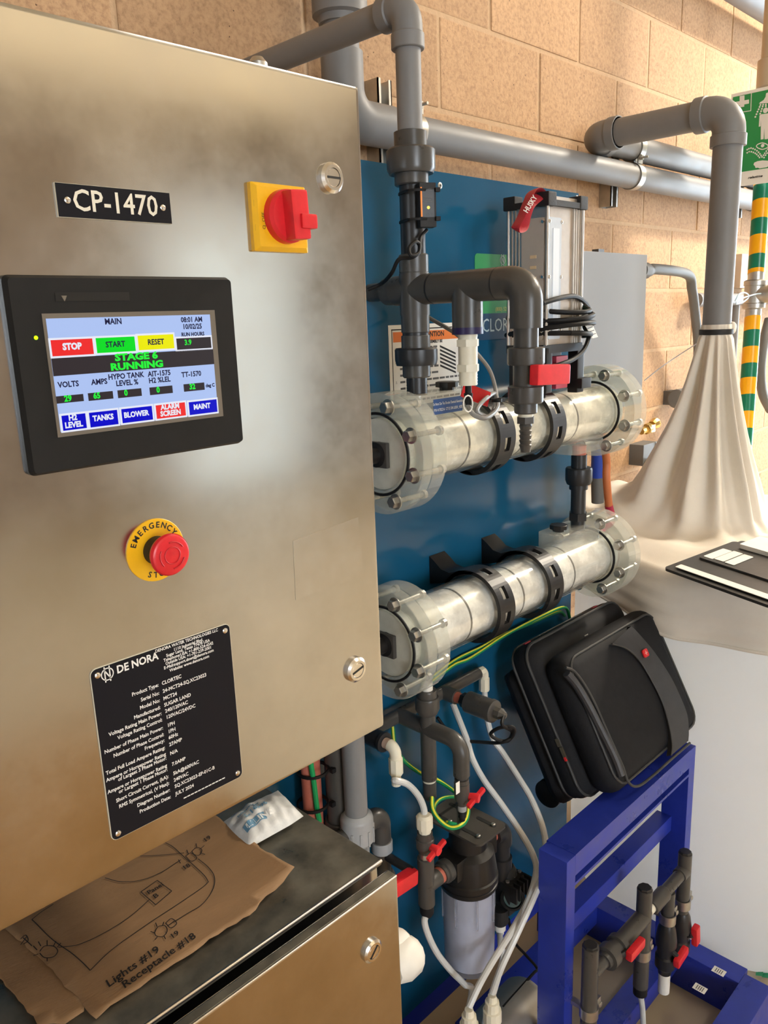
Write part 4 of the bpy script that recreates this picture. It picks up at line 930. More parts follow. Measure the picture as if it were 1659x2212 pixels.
# ---------------------------------------------------------------- milky tubing
PA = at(1013, 2180, Y=.07); PB = at(1063, 2150, Y=.07)
hxm = (PA.x+PB.x)/2; zp = .205
def tubing(label, pts, r=.0058, m='milky_tube', nm='plastic_tube', cat='tube', n=10):
    o = build(nm, g_tube(pts, r, n), m); tag(o, label, cat); return o
tubing('short milky tube curving from the left header elbow to the filter valve', [TL+V((0, 0, .004)), at(853, 1686, Y=.20), at(880, 1694, Y=.19), at(903, 1718, Y=.175), at(915, 1745, Y=.165), V((tx_l, FY, zw-.008))])
tubing('milky tube curving from the filter tee down to the skid', [V((tx_l, FY, zb_t-.020)), at(917, 1990, Y=FY-.005), at(925, 2020, Y=FY-.01), at(945, 2060, Y=FY-.015), at(975, 2098, Y=FY-.02), at(1003, 2126, Y=FY-.02), at(1018, 2150, Y=FY-.02), V((hxm-.03, .115, zp+.048))])
tubing('long milky tube starting behind the sample elbow and ending at the left pump nut', [at(978, 1520, Y=.285), at(990, 1550, Y=.27), at(1008, 1597, Y=.25), at(1021, 1640, Y=.23), at(1046, 1686, Y=.21), at(1084, 1738, Y=.18), at(1124, 1797, Y=.14), at(1151, 1846, Y=.11), at(1158, 1885, Y=.09), at(1140, 1947, Y=.08), at(1106, 2010, Y=.07), at(1062, 2080, Y=.07), at(1034, 2130, Y=.07), PA+V((0, 0, .004))], .0062)
tubing('long milky tube from the right header elbow bending beside the blue stand to the pump', [TRr+V((0, 0, .004)), at(1052, 1550, Y=.27), at(1065, 1596, Y=.25), at(1086, 1626, Y=.23), at(1118, 1676, Y=.19), at(1148, 1726, Y=.15), at(1173, 1790, Y=.11), at(1179, 1845, Y=.085), at(1170, 1895, Y=.07), at(1150, 1945, Y=.06), at(1117, 2017, Y=.06), at(1083, 2090, Y=.065), PB+V((0, 0, .004))], .0062)
tubing('straight milky tube dropping from the regulator beside the filter', [DT, at(1081, 2040, Y=.13), at(1084, 2080, Y=.12), V((hxm+.06, .12, zp+.05))])

# ---------------------------------------------------------------- ground wires
def wire(label, pts, r=.0038, side=V((0, -.5, .8))):
    t = thing('ground_wire', label, 'wire', V(pts[0])); P_ = smooth(pts, 8)
    build('insulation', g_sweep(P_, r, 10), 'wire_green', t)
    build('yellow_stripe', g_sweep([p+(CAM-p).normalized()*r*.55+V((0, 0, r*.35)) for p in P_], r*.55, 8), 'wire_yellow', t)
    return t
wire('green and yellow ground wire along the back edge under the lower clear cell', [at(1220, 1330, Y=.31), at(1205, 1322, Y=.31), at(1150, 1345, Y=.31), at(1090, 1370, Y=.312), at(1040, 1398, Y=.312), at(985, 1425, Y=.314), at(930, 1465, Y=.314)])
wire('green and yellow ground wire sagging lowest under the lower clear cell', [at(1232, 1338, Y=.305), at(1218, 1312, Y=.305), at(1160, 1336, Y=.305), at(1090, 1373, Y=.305), at(1042, 1405, Y=.305), at(1010, 1425, Y=.305), at(980, 1437, Y=.308), at(930, 1475, Y=.31)])
wire('green ground wire curling in a loop above the filter bracket', [at(848, 1570, Y=.30), at(853, 1610, Y=.29), at(870, 1640, Y=.285), at(905, 1668, Y=.275), at(945, 1685, Y=.255), at(985, 1712, Y=.24), at(1004, 1730, Y=.20), at(1011, 1752, Y=.17), at(1002, 1778, Y=.15), at(975, 1788, Y=.15), at(950, 1772, Y=.16), at(935, 1748, Y=.17), at(933, 1722, Y=.18)], .0042)
wire('short green ground wire arching beside the sample valve', [at(936, 1752, Y=.185), at(942, 1735, Y=.19), at(958, 1724, Y=.20), at(985, 1722, Y=.21), at(1005, 1735, Y=.215), at(1010, 1760, Y=.20), at(990, 1780, Y=.18), at(965, 1776, Y=.175)], .0034)

# ---------------------------------------------------------------- sample valve on the front elbow
sv = thing('sample_valve', 'small grey valve with red butterfly handle below the manifold elbow', 'valve', (QX, yq, zqe-.1))
z_ = zqe
def srun(nm, a, b, pf, m, n=20):
    za, zb2 = at(1001, a, Y=yq).z, at(1001, b, Y=yq).z; return build(nm, g_lathe((QX, yq, za), D3, [(t*(za-zb2), r) for t, r in pf], n), m, sv)
srun('collar', 1671, 1690, [(0, .0095), (.4, .0095), (.41, .0128), (1, .0128)], 'pvc_dark')
srun('valve_body', 1688, 1735, [(0, .0138), (.75, .0138), (.76, .010), (1, .010)], 'pvc_dark')
srun('outlet', 1734, 1748, [(0, .008), (1, .008)], 'pvc_light'); srun('hose_barb', 1747, 1770, [(0, .006), (.3, .0075), (.35, .006), (.65, .0072), (.7, .0055), (1, .005)], 'rubber_black')
zz = at(1001, 1716, Y=yq).z
butterfly(sv, (QX+.006, yq-.010, zz), (.35, -1, 0))
p = at(989, 1702, Y=yq-.0142); build('label', g_box((p.x, yq-.0141, p.z), (.010, .0006, .022)), 'paper_white', sv, ang=0)

# ---------------------------------------------------------------- pipes and conduit between cabinets and board
cd_ = thing('copper_conduit', 'reddish conduit pair with green wire tied along it behind the lower cabinet', 'conduit', (at(680, 1720, Y=.29).x, .29, .72))
for dx, nm in ((-.010, 'conduit'), (.013, 'conduit')):
    a = at(678, 1720, Y=.285); build(nm, g_cyl((a.x+dx, .285+(dx > 0)*.012, .70), (a.x+dx, .285+(dx > 0)*.012, 1.25), .0115, 16), 'copper_red', cd_)
a = at(673, 1720, Y=.268); build('green_wire', g_tube([V((a.x-.004, .268, 1.2)), V((a.x, .268, .95)), at(678, 1690, Y=.268), at(684, 1740, Y=.268), at(690, 1775, Y=.268)], .0045, 10), mat('wire_green_bright', (.01, .33, .10), .4), cd_)
for py in (1668, 1741):
    a = at(680, py, Y=.28); build('cable_tie', [g_ring((a.x, .285, a.z), (0, 0, 1), .0245, .0275, .005, 18), g_box((a.x+.024, .262, a.z), (.008, .008, .008))], 'rubber_black', cd_)
def gpipe(px, py, Y, r, zb, label, m='pvc_grey', nut=None):
    a = at(px, py, Y=Y); t = thing('grey_pipe', label, 'pipe', (a.x, Y, zb))
    build('pipe', g_cyl((a.x, Y, zb), (a.x, Y, 1.30), r, 24), m, t)
    return a, t
a, t = gpipe(728, 1640, .275, .0225, .62, 'grey vertical pipe nearest the blue board behind the lower cabinet', 'pvc_dark')
zz = at(728, 1770, Y=.275).z; build('coupling', g_lathe((a.x, .275, zz), D3, [(0, .026), (.003, .028), (.06, .028)], 24), 'pvc_dark', t)
a, t = gpipe(764, 1640, .235, .0195, .56, 'grey vertical pipe with pale ribbed union nut beside the lower cabinet', 'pvc_grey')
za = at(768, 1762, Y=.235).z; zb2 = at(770, 1820, Y=.235).z
build('union_nut', g_lathe((a.x, .235, za+.006), D3, [(0, .0205), (.006, .027), (.012, .0285), (za-zb2, .0285), (za-zb2+.006, .024)], 28), 'pvc_light', t)
for k in range(12):
    q = 2*math.pi*k/12; build('rib', g_box((a.x+.0285*math.cos(q), .235+.0285*math.sin(q), (za+zb2)/2-.008), (.003, .0035, .028), Matrix.Rotation(q, 3, 'Z')), 'pvc_light', t, ang=0)
build('tailpiece', g_cyl((a.x, .235, zb2+.004), (a.x, .235, zb2-.03), .0195, 20), 'pvc_light', t)
dp = thing('drain_elbow', 'dark elbow pipe with pale ring dropping beside the lower cabinet corner', 'pipe', (at(822, 1760, Y=.24).x, .24, .45))
e0 = at(822, 1758, Y=.24)
build('elbow', g_elbow(e0, (-1, 0, 0), (0, 0, -1), .0175, .05, .05, R=.02, n=20), 'pvc_dark', dp)
zr = at(826, 1826, Y=.24).z
build('pipe', g_cyl(e0+V((0, 0, -.04)), (e0.x, .24, .47), .0155, 20), 'pvc_dark', dp)
build('ring', g_lathe((e0.x, .24, zr+.012), D3, [(0, .0185), (.002, .0195), (.020, .0195), (.022, .018)], 20), 'pvc_light', dp)
build('coupling', g_lathe((e0.x, .24, zr-.05), D3, [(0, .0175), (.01, .0225), (.06, .0235), (.14, .0235)], 20), 'pvc_dark', dp)
build('cross_pipe', g_cyl(e0+V((-.045, 0, 0)), e0+V((-.13, 0, 0)), .0145, 16), 'pvc_dark', dp)
hx0 = at(835, 1920, Y=.17); hx1 = at(885, 1893, Y=.17)
build('valve_stem', g_cyl((e0.x, .235, hx0.z), (e0.x, .165, hx0.z), .008, 12), 'pvc_black', dp)
build('valve_handle', g_box(((hx0.x+hx1.x)/2+.002, .165, (hx0.z+hx1.z)/2), (hx1.x-hx0.x+.01, .02, .028), Matrix.Rotation(math.radians(4), 3, 'Y'), bev=.005), 'red_plastic', dp)
wk = thing('white_knob', 'white plastic lobed knob sticking out beside the lower cabinet door', 'knob', at(872, 2080, Y=.12))
c = at(862, 2040, Y=.12); c2 = at(876, 2066, Y=.105)
build('lobe', g_lathe(c+V((-.03, 0, 0)), (1, 0, 0), [(0, .022), (.02, .026), (.04, .024), (.048, .014)], 12), 'white_plastic', wk, ang=40)
build('lobe', g_lathe(c2+V((-.035, 0, 0)), (1, 0, 0), [(0, .026), (.02, .034), (.045, .033), (.058, .022)], 10), 'white_plastic', wk, ang=40)
build('shaft', g_cyl(c+V((-.02, 0, .0)), (c.x-.02, PY-.001, c.z), .012, 14), 'white_plastic', wk)
# ---------------------------------------------------------------- dosing pump on the skid
mat('pump_steel', (.50, .48, .44), .42, .75, var=.1, vscale=20)
hxm = (PA.x+PB.x)/2
pu = thing('dosing_pump', 'steel pump with white tube nuts on the blue skid under the filter', 'pump', (hxm+.08, .12, .08))
zp = .205
build('motor', g_lathe((hxm+.075, .125, zp), (1, 0, 0), [(0, .052), (.006, .060), (.15, .060), (.162, .054), (.168, .02)], 36), 'pump_steel', pu)
build('motor_foot', g_box((hxm+.14, .125, .125), (.09, .09, .046)), 'black_matte', pu, ang=0)
build('pump_head', g_box((hxm, .085, zp+.005), (.13, .11, .09), bev=.004), 'pump_steel', pu)
build('pump_foot', g_box((hxm, .085, .120), (.10, .09, .080)), 'black_matte', pu, ang=0)
build('head_plate', g_box((hxm+.07, .095, zp+.012), (.012, .115, .10), bev=.002), 'black_matte', pu)
for Pp, sx in ((PA, 0), (PB, 1)):
    build('tube_nut', [g_lathe(Pp, D3, [(0, .0075), (.012, .0095), (.013, .013), (.030, .0135), (.031, .017), (.055, .017)], 12), g_cyl(Pp+V((0, 0, -.05)), V((Pp.x, Pp.y, zp+.03)), .012, 14)], 'nylon', pu, ang=25)
p = V((hxm+.045, .06, zp+.050)); build('screw', g_lathe(p, (0, 0, 1), [(0, .006), (.004, .006), (.005, .004)], 14), 'zinc', pu)
pc2 = thing('pump_lead', 'thin black lead running from the regulator to the pump motor', 'cable', at(1170, 2090, Y=.13))
build('lead', g_tube([at(1098, 1985, Y=.15), at(1112, 2035, Y=.15), at(1135, 2062, Y=.15), at(1160, 2092, Y=.14), at(1150, 2105, Y=.13), V((hxm+.14, .125, zp+.058))], .003, 8), 'rubber_black', pc2)
# ================================================================ BLUE STAND
sx0, sx1 = 1.09, 1.625; stz = .645
stn = thing('steel_stand', 'dark blue painted steel stand carrying the black bag', 'stand', ((sx0+sx1)/2, .05, 0))
pw = .030
build('post', g_box((sx0+pw/2, .03, (stz+.1)/2), (pw, .06, stz-.1-.002), bev=.002), 'blue_paint', stn)
build('post', g_box((sx1-pw/2, .03, (stz+.1)/2), (pw, .06, stz-.1-.002), bev=.002), 'blue_paint', stn)
L_ = sx1-sx0-2*pw
xm = (sx0+sx1)/2
build('top_rail', [g_box((xm, .004, stz-.022), (L_+.002, .008, .044)), g_box((xm, .035, stz-.003), (L_+.002, .054, .006))], 'blue_paint', stn, ang=0)
build('rail_flange', [g_box((xm, .012, stz-.062), (L_+.002, .024, .006)), g_box((xm, .026, stz-.0325), (L_+.002, .004, .053))], 'blue_paint', stn, ang=0)
build('mid_rail', g_box((xm, .052, stz-.20), (L_+.002, .036, .038), bev=.002), 'blue_paint', stn)
for y in (.02, .24): build('lower_rail', g_box((xm, y+.01, .075), (L_+.05, .05, .05), bev=.002), 'blue_paint', stn)
for s, x in ((0, sx0+.02), (1, sx1+.015)):
    build('base_bar', g_box((x, .065, .05), (.055, .40, .10), bev=.003), 'blue_paint', stn)
build('front_bar', g_box((xm+.0, -.135-.03, .05), (sx1-sx0+.05, .06, .10), bev=.003), 'blue_paint', stn)
for px, py in ((1553, 2098), (1512, 2135)):
    p = at(px, py, Z=.1007); g = build('asset_label', g_box(p, (.028, .020, .0006), Matrix.Rotation(math.radians(90), 3, 'Z')), 'paper_white', stn, ang=0)
    build('print', [g_box(p+V((0, .0045*k-.0067, .0004)), (.014, .0018, .0003)) for k in range(4)], 'print_grey', g, ang=0)['kind'] = 'stuff'

# ---------------------------------------------------------------- valve manifold on the stand
MY = -.035
vm = thing('valve_manifold', 'dark grey valve manifold with red handles mounted on the front of the blue stand', 'valve manifold', (xm, MY, 0))
zr0 = at(1309, 2067, Y=MY).z; zr1 = at(1465, 1898, Y=MY).z
print('MANIFOLD z', zr0, zr1)
zm = (zr0+zr1)/2
mr = .0155
def mx_(px, py): return at(px, py, Y=MY).x
xa, xb_, xc_, xd = mx_(1275, 2075), mx_(1390, 1985), mx_(1443, 1960), mx_(1478, 1885)
def vpipe(x, ztop, zbot, r=mr, nm='capped_pipe'):
    o = build(nm, g_lathe((x, MY, ztop), D3, [(0, r-.003), (.001, r), (ztop-zbot, r)], 20), 'pvc_dark', vm)
    build('cap', g_lathe((x, MY, ztop+.0045), D3, [(0, r-.003), (.0015, r-.0012), (.006, r-.0012)], 8), 'pvc_black', vm, ang=25)
ztA = at(1275, 2045, Y=MY).z; ztB = at(1390, 1923, Y=MY).z; ztD = at(1477, 1846, Y=MY).z
vpipe(xa, ztA, .10); vpipe(xb_, ztB, at(1390, 2120, Y=MY).z); vpipe(xd, ztD, at(1478, 1935, Y=MY).z, .0145)
build('run_pipe', g_cyl((xa, MY, zm), (xa+.055, MY, zm), .0115, 20), 'pvc_dark', vm)
v0_ = xa+.05
build('valve_body', g_lathe((v0_, MY, zm), (1, 0, 0), [(0, .015), (.008, .0165), (.009, .0235), (.030, .0235), (.031, .017), (.048, .017), (.049, .0225), (.062, .0225), (.063, .0165)], 20), 'pvc_dark', vm)
build('run_tee', [g_cyl((v0_+.06, MY, zm), (xb_, MY, zm), .0165, 20), ], 'pvc_dark', vm)
build('elbow_run', g_cyl((xb_+.018, MY, zm), (xb_+.035, MY, zm), .0105, 16), 'nylon', vm)
build('run_coupling', [g_lathe((xb_+.033, MY, zm), (1, 0, 0), [(0, .0145), (.004, .0165), (.055, .0165), (.06, .015)], 20)], 'pvc_dark', vm)
build('run_nipple', g_cyl((xb_+.09, MY, zm), (xd-.02, MY, zm), .0125, 20), 'pvc_dark', vm)
build('run_tee', g_cyl((xd-.026, MY, zm), (xd, MY, zm), .0155, 20, .001), 'pvc_dark', vm)
def handle(c, rot_z, rot_y, L=.05):
    rot = Matrix.Rotation(rot_z, 3, 'Z') @ Matrix.Rotation(rot_y, 3, 'Y')
    build('valve_handle', g_box(c, (L, .014, .020), rot, bev=.005), 'red_plastic', vm)
handle(at(1373, 2050, Y=MY-.03), 0, 0, .056)
build('valve_stem', g_cyl((v0_+.03, MY-.015, zm), at(1362, 2052, Y=MY-.025), .006, 10), 'pvc_black', vm)
def dropvalve(x, ztop, pyv0, pyv1, px, hp, hr):
    za, zb2 = at(px, pyv0, Y=MY).z, at(px, pyv1, Y=MY).z; h = za-zb2
    build('drop_pipe', g_cyl((x, MY, ztop), (x, MY, za-.004), .0135, 18), 'pvc_dark', vm)
    build('drop_valve', g_lathe((x, MY, za), D3, [(0, .014), (.1*h, .019), (.32*h, .0225), (.42*h, .0225), (.45*h, .018), (.62*h, .018), (.65*h, .0215), (.85*h, .0215), (.9*h, .016), (h, .014)], 20), 'pvc_black', vm)
    handle(at(hp[0], hp[1], Y=MY-.03), hr[0], hr[1])
    build('valve_stem', g_cyl((x, MY-.012, (za+zb2)/2), at(hp[0]-8, hp[1], Y=MY-.026), .006, 10), 'pvc_black', vm)
    return zb2
zc0 = dropvalve(xc_, zm-.010, 1992, 2090, 1443, (1471, 2067), (0, -.15))
zd0 = dropvalve(xd, at(1478, 1930, Y=MY).z, 1960, 2045, 1480, (1503, 2020), (0, math.pi/2-.15))
build('outlet_pipe', g_cyl((xc_, MY, zc0+.004), (xc_, MY, zc0-.05), .0125, 18), 'white_plastic', vm)
build('gland', g_lathe((xb_, MY, at(1390, 2118, Y=MY).z), D3, [(0, .0125), (.004, .0145), (.022, .0145), (.026, .010)], 16), 'rubber_black', vm)
build('drop_tube', g_tube([V((xb_, MY, at(1390, 2118, Y=MY).z-.02)), at(1388, 2180, Y=MY), at(1390, 2230, Y=MY)], .0058, 10), 'milky_tube', vm)
for x, py, px in ((xc_, 1980, 1443), (xd, 1942, 1480), (xb_, 2050, 1392), (xa, 2178, 1276)):
    z = at(px, py, Y=MY).z
    build('pipe_clamp', [g_ring((x, MY, z-.011), (0, 0, 1), mr-.0002, mr+.0022, .022, 20), g_box((x+.024, MY, z), (.022, .012, .024), bev=.002)], 'zinc', vm)
    build('clamp_screw', g_lathe((x+.026, MY-.006, z), (0, -1, 0), [(0, .0055), (.004, .0055), (.005, .004)], 12), 'zinc', vm)
    build('bracket', g_box((x, (MY+.0)/2+.006, z), (.012, -MY-.010, .008)), 'zinc', vm, ang=0)

# ================================================================ WHEELED LAPTOP BAG
B0 = at(1342, 1722, Z=stz+.030)          # front bottom-left corner
T0 = at(1217, 1418, X=B0.x)
ub = (T0-B0); bh = ub.length; ub.normalize(); nb = V((0, -1, 0)); nb = (nb-ub*nb.dot(ub)).normalized()   # front normal
print('BAG', B0, T0, bh)
bwid = at(1549, 1545, Z=B0.z+.03).x-B0.x
def bagp(px, py, off=0.0):
    d = FW*FPX+RT*(px-829.5)-UP*(py-1106); o = B0+nb*off; t = (o-CAM).dot(nb)/d.dot(nb); return CAM+d*t
rb = Matrix((AX, -nb, ub)).transposed()      # local (x, back, up)
def g_rbox(c, s, rot, bev, seg=4, bulge=0.0):
    bm = bmesh.new(); bmesh.ops.create_cube(bm, size=1)
    for v in bm.verts: v.co = V((v.co.x*s[0], v.co.y*s[1], v.co.z*s[2]))
    bmesh.ops.bevel(bm, geom=list(bm.edges), offset=bev, segments=seg, profile=.5, affect='EDGES')
    bmesh.ops.subdivide_edges(bm, edges=[e for e in bm.edges if e.calc_length() > .08], cuts=7, use_grid_fill=True)
    for v in bm.verts:
        if bulge:
            fx_2 = max(0, 1-(2*v.co.x/s[0])**2); fz_2 = max(0, 1-(2*v.co.z/s[2])**2); fy_2 = max(0, 1-(2*v.co.y/s[1])**2)
            v.co.y += math.copysign(1, v.co.y)*bulge*fx_2*fz_2*(1 if abs(v.co.y) > s[1]*.25 else 0)
            v.co.z += math.copysign(1, v.co.z)*bulge*.5*fx_2*fy_2*(1 if abs(v.co.z) > s[2]*.4 else 0)
            v.co.x += math.copysign(1, v.co.x)*bulge*.5*fz_2*fy_2*(1 if abs(v.co.x) > s[0]*.4 else 0)
    bm.verts.index_update(); vs_ = [rot @ v.co+V(c) for v in bm.verts]; fs_2 = [tuple(v.index for v in f.verts) for f in bm.faces]; bm.free()
    return vs_, fs_2
mat('bag_fabric', (.012, .0125, .015), .6, var=.25, vscale=60, bump=.35, bscale=1400, spec=.22)
mat('bag_leather', (.038, .038, .042), .36, var=.2, vscale=40, bump=.2, bscale=700)
mat('bag_piping', (.045, .045, .045), .42)
bag = thing('laptop_bag', 'black wheeled laptop bag lying back on the blue stand against the board', 'bag', B0+V((bwid/2, .05, -.01)))
def bl_(x, y, z): return B0+rb @ V((x, y, z))
hw = bwid/2
build('front_pocket', g_rbox(bl_(hw, .038, bh/2), (bwid, .074, bh), rb, .034, 5, .006), 'bag_fabric', bag, ang=60)
build('main_compartment', g_rbox(bl_(hw-.012, .102, bh/2+.020), (bwid+.006, .074, bh+.040), rb, .034, 5, .004), 'bag_fabric', bag, ang=60)
build('rear_compartment', g_rbox(bl_(hw-.010, .150, bh/2-.004), (bwid+.004, .050, bh+.004), rb, .026, 4), 'bag_fabric', bag, ang=60)
def bagline(pts, r, m='bag_piping', nm='piping', off=.002): return build(nm, g_tube([bagp(x, y, off) for x, y in pts], r, 8), m, bag)
# piping round the front edge and the zip lines
fr = [bl_(hw, .006, bh/2)+rb @ V((x, 0, z)) for x, z in [(v.x, v.y) for v in rrect((0, 0, 0), (1, 0, 0), (0, 1, 0), bwid-.024, bh-.024, .034, 5)]]
build('piping', g_sweep(fr+[fr[0]], .0028, 8), 'bag_piping', bag)
for yy, dd in ((.083, .034), (.122, .034)):
    fr = [bl_(hw-.011, yy, bh/2+.020)+rb @ V((x, 0, z)) for x, z in [(v.x, v.y) for v in rrect((0, 0, 0), (1, 0, 0), (0, 1, 0), bwid+.004, bh+.036, .038, 5)]]
    build('zip_line', g_sweep(fr+[fr[0]], .0034, 8), 'bag_piping', bag)
# curved leather strap panel on the front
lo = [(1322, 1391), (1352, 1400), (1380, 1425), (1408, 1470), (1432, 1520), (1446, 1570), (1452, 1610), (1450, 1632)]
hi = [(1364, 1352), (1384, 1373), (1415, 1410), (1448, 1460), (1470, 1505), (1485, 1545), (1488, 1580), (1487, 1600)]
ss = smooth([bagp(x, y, .0075) for x, y in lo], 4); s2 = smooth([bagp(x, y, .0075) for x, y in hi], 4)
n_ = len(ss); vs_ = ss+s2+[v-nb*.012 for v in ss]+[v-nb*.012 for v in s2]
fs_2 = [(i, i+1, n_+i+1, n_+i) for i in range(n_-1)]+[(i, i+1, 2*n_+i+1, 2*n_+i) for i in range(n_-1)]+[(n_+i, n_+i+1, 3*n_+i+1, 3*n_+i) for i in range(n_-1)]
build('leather_band', (vs_, fs_2), 'bag_leather', bag, ang=50)
bagline(lo, .0018, off=.0085)
# left pocket edge on the front
bagline([(1222, 1442), (1240, 1450), (1262, 1478), (1285, 1520), (1305, 1565), (1325, 1610), (1345, 1655), (1358, 1690), (1378, 1698), (1410, 1676), (1450, 1640), (1490, 1605)], .0028, off=.004)
build('pocket_welt', g_sweep(smooth([bagp(x, y, .001) for x, y in ((1222, 1452), (1245, 1478), (1270, 1520), (1298, 1575), (1325, 1630), (1345, 1680))], 6), [.006]+[.011]*28+[.006]*2, 10) if False else g_tube([bagp(x, y, .0005) for x, y in ((1224, 1455), (1245, 1480), (1270, 1522), (1298, 1577), (1325, 1632), (1342, 1676))], .0085, 10), 'bag_leather', bag)
# red emblem with white cross
e = bagp(1393, 1411, .009)
em = build('emblem', g_prism(rrect(e, AX, ub, .020, .017, .004), nb*.003), 'red_plastic', bag, ang=30)
build('cross', [g_box(e+nb*.0032, (.010, .0012, .0026), rb), g_box(e+nb*.0032, (.0026, .0012, .010), rb)], mat('emblem_pale', (.85, .35, .33), .4), em, ang=0)
# zip pulls
zp1 = bl_(.168, .070, bh+.004)
build('zip_pull', [g_box(zp1, (.014, .008, .006), rb, bev=.0015), g_box(zp1+V((.014, -.006, 0)), (.016, .006, .004), rb, bev=.0015)], 'chrome', bag)
zp2 = bl_(-.014, .085, bh*.44)
build('zip_pull', [g_box(zp2, (.006, .009, .018), rb, bev=.0015), g_box(zp2+rb @ V((-.003, -.004, -.022)), (.004, .008, .026), rb, bev=.0015)], mat('zip_bronze', (.28, .24, .18), .35, .9), bag)
build('zip_tab', g_box(zp2+rb @ V((-.005, -.005, -.034)), (.003, .005, .008), rb), 'red_plastic', bag, ang=0)
for x in (.03, bwid-.08):
    c = bl_(x, .100, bh+.0415); build('red_tab', g_box(c, (.020, .006, .003), rb), mat('tab_red', (.42, .05, .08), .5), bag, ang=0)
# wheels
for x in (.055, bwid-.04):
    c = bl_(x-.06, .180, .020)
    build('wheel', g_lathe(c, AX, [(0, .012), (.002, .026), (.004, .030), (.018, .030), (.020, .026), (.022, .012)], 24), 'rubber_black', bag)
build('handle_panel', g_rbox(bl_(hw-.02, .176, bh*.52), (bwid-.06, .018, bh*.9), rb, .009, 2), 'black_plastic', bag, ang=60)

# ================================================================ TANK WITH CANVAS HOOD
TX, TY, TRD = 2.15, .10, .455
tk = thing('storage_tank', 'large white translucent storage tank standing at the right on the floor', 'tank', (TX, TY, 0))
build('shell', g_lathe((TX, TY, 0), (0, 0, 1), [(0, TRD-.03), (.02, TRD-.005), (.05, TRD), (.50, TRD+.003), (.95, TRD), (.985, TRD-.015), (.998, TRD-.05), (1.004, .10)], 72), 'tank_plastic', tk, ang=50)
hood = thing('canvas_hood', 'cream canvas hood draped over the tank and tied round the vent pipe', 'canvas cover', (TX, TY, .76))
prof = [(.0372, tie.z+.018), (.0385, tie.z+.006), (.0372, tie.z-.004), (.043, tie.z-.02), (.051, 1.46), (.062, 1.40), (.076, 1.335), (.093, 1.27), (.112, 1.21), (.132, 1.155), (.150, 1.105), (.168, 1.062), (.195, 1.035)]
NT = 288; rows_ = []
axx = V((tie.x, yr, 0))
for j in range(len(prof)+10+14):
    row = []
    for k in range(NT):
        th = 2*math.pi*k/NT
        dx, dy = math.cos(th), math.sin(th)
        back = .5+.5*math.cos(th-math.radians(115)); leftb = .5+.5*math.cos(th-math.radians(165))
        ks = .93+.18*leftb**3+.16*back**2
        # rim point on the tank along this direction from the pipe
        ox_, oy_ = axx.x-TX, axx.y-TY; RR = TRD+.012
        bq = ox_*dx+oy_*dy; tt = -bq+math.sqrt(bq*bq-(ox_*ox_+oy_*oy_-RR*RR))
        zrim = 1.022+.078*max(0, math.cos(th-math.radians(108)))**1.3
        dg_ = math.degrees(th); fold = (math.cos(7*th+.6)+.6*math.cos(11*th+2.1)+.4*math.cos(17*th))+sum(a_*math.exp(-((dg_-c_-6*min(1, j/14))/w_)**2) for c_, w_, a_ in ((236, 4.5, 2.6), (246, 4, -2.2), (208, 7, 1.6), (217, 5, -1.4), (182, 6, 1.5), (160, 6, -1.3), (262, 6, 1.4)))
        if j < len(prof):
            r, z = prof[j]; f = j/(len(prof)-1); kk = 1+(ks-1)*min(1, max(0, (j-3)/5)); r = r*kk
            amp = (.05 if j < 4 else .105*math.sin(math.pi*min(1, f*1.02))+.02)
            r *= 1+amp*fold*(.25 if j < 3 else 1)
            z += (zrim-1.022)*f*f
            r = min(r, tt-.03)
        elif j < len(prof)+10:
            f = (j-len(prof)+1)/10; r0_ = min(prof[-1][0]*ks*(1+.02*fold), tt-.03); r = r0_+(tt-r0_)*f
            z = 1.032+(zrim-1.022)+( -.01*f)+.010*math.sin(3*th+8*f)*f*(1-f)*3+.004*fold*(1-f)
            if f > .85: z -= .006
        else:
            f = (j-len(prof)-9)/14; r = tt+.006+.010*f+.010*f*math.cos(9*th+1)+.006*f*math.cos(15*th); z = zrim-.012-f*(.135+.010*math.sin(2*th))
            r += .004*math.sin(23*f+4*th)*f
        p = V((axx.x+r*dx, axx.y+r*dy, z))
        p.z += .006*noise.noise(p*7)*(1 if j > 4 else .2)
        row.append(p)
    rows_.append(row)
vs_ = [p for r in rows_ for p in r]; fs_2 = [(j*NT+k, j*NT+(k+1) % NT, (j+1)*NT+(k+1) % NT, (j+1)*NT+k) for j in range(len(rows_)-1) for k in range(NT)]
vs_ = [V((p.x, min(p.y, WY-.012), p.z)) for p in vs_]
cv = build('canvas', (vs_, fs_2), 'canvas', hood, ang=80)
hem = rows_[-1]; build('hem', g_sweep([V((p.x, min(p.y, WY-.014), p.z)) for p in hem+[hem[0]]], .004, 6), 'canvas', hood)
build('tie_band', g_lathe((tie.x, yr, tie.z-.008), (0, 0, 1), [(0, .040), (.001, .0425), (.013, .0425), (.014, .040)], 28), 'black_matte', hood)
tu = at(1580, 708, Y=yr-.03)
build('gathered_end', g_rbox(tu, (.026, .022, .03), Matrix.Rotation(.4, 3, 'Y'), .009, 3), 'canvas', hood, ang=60)
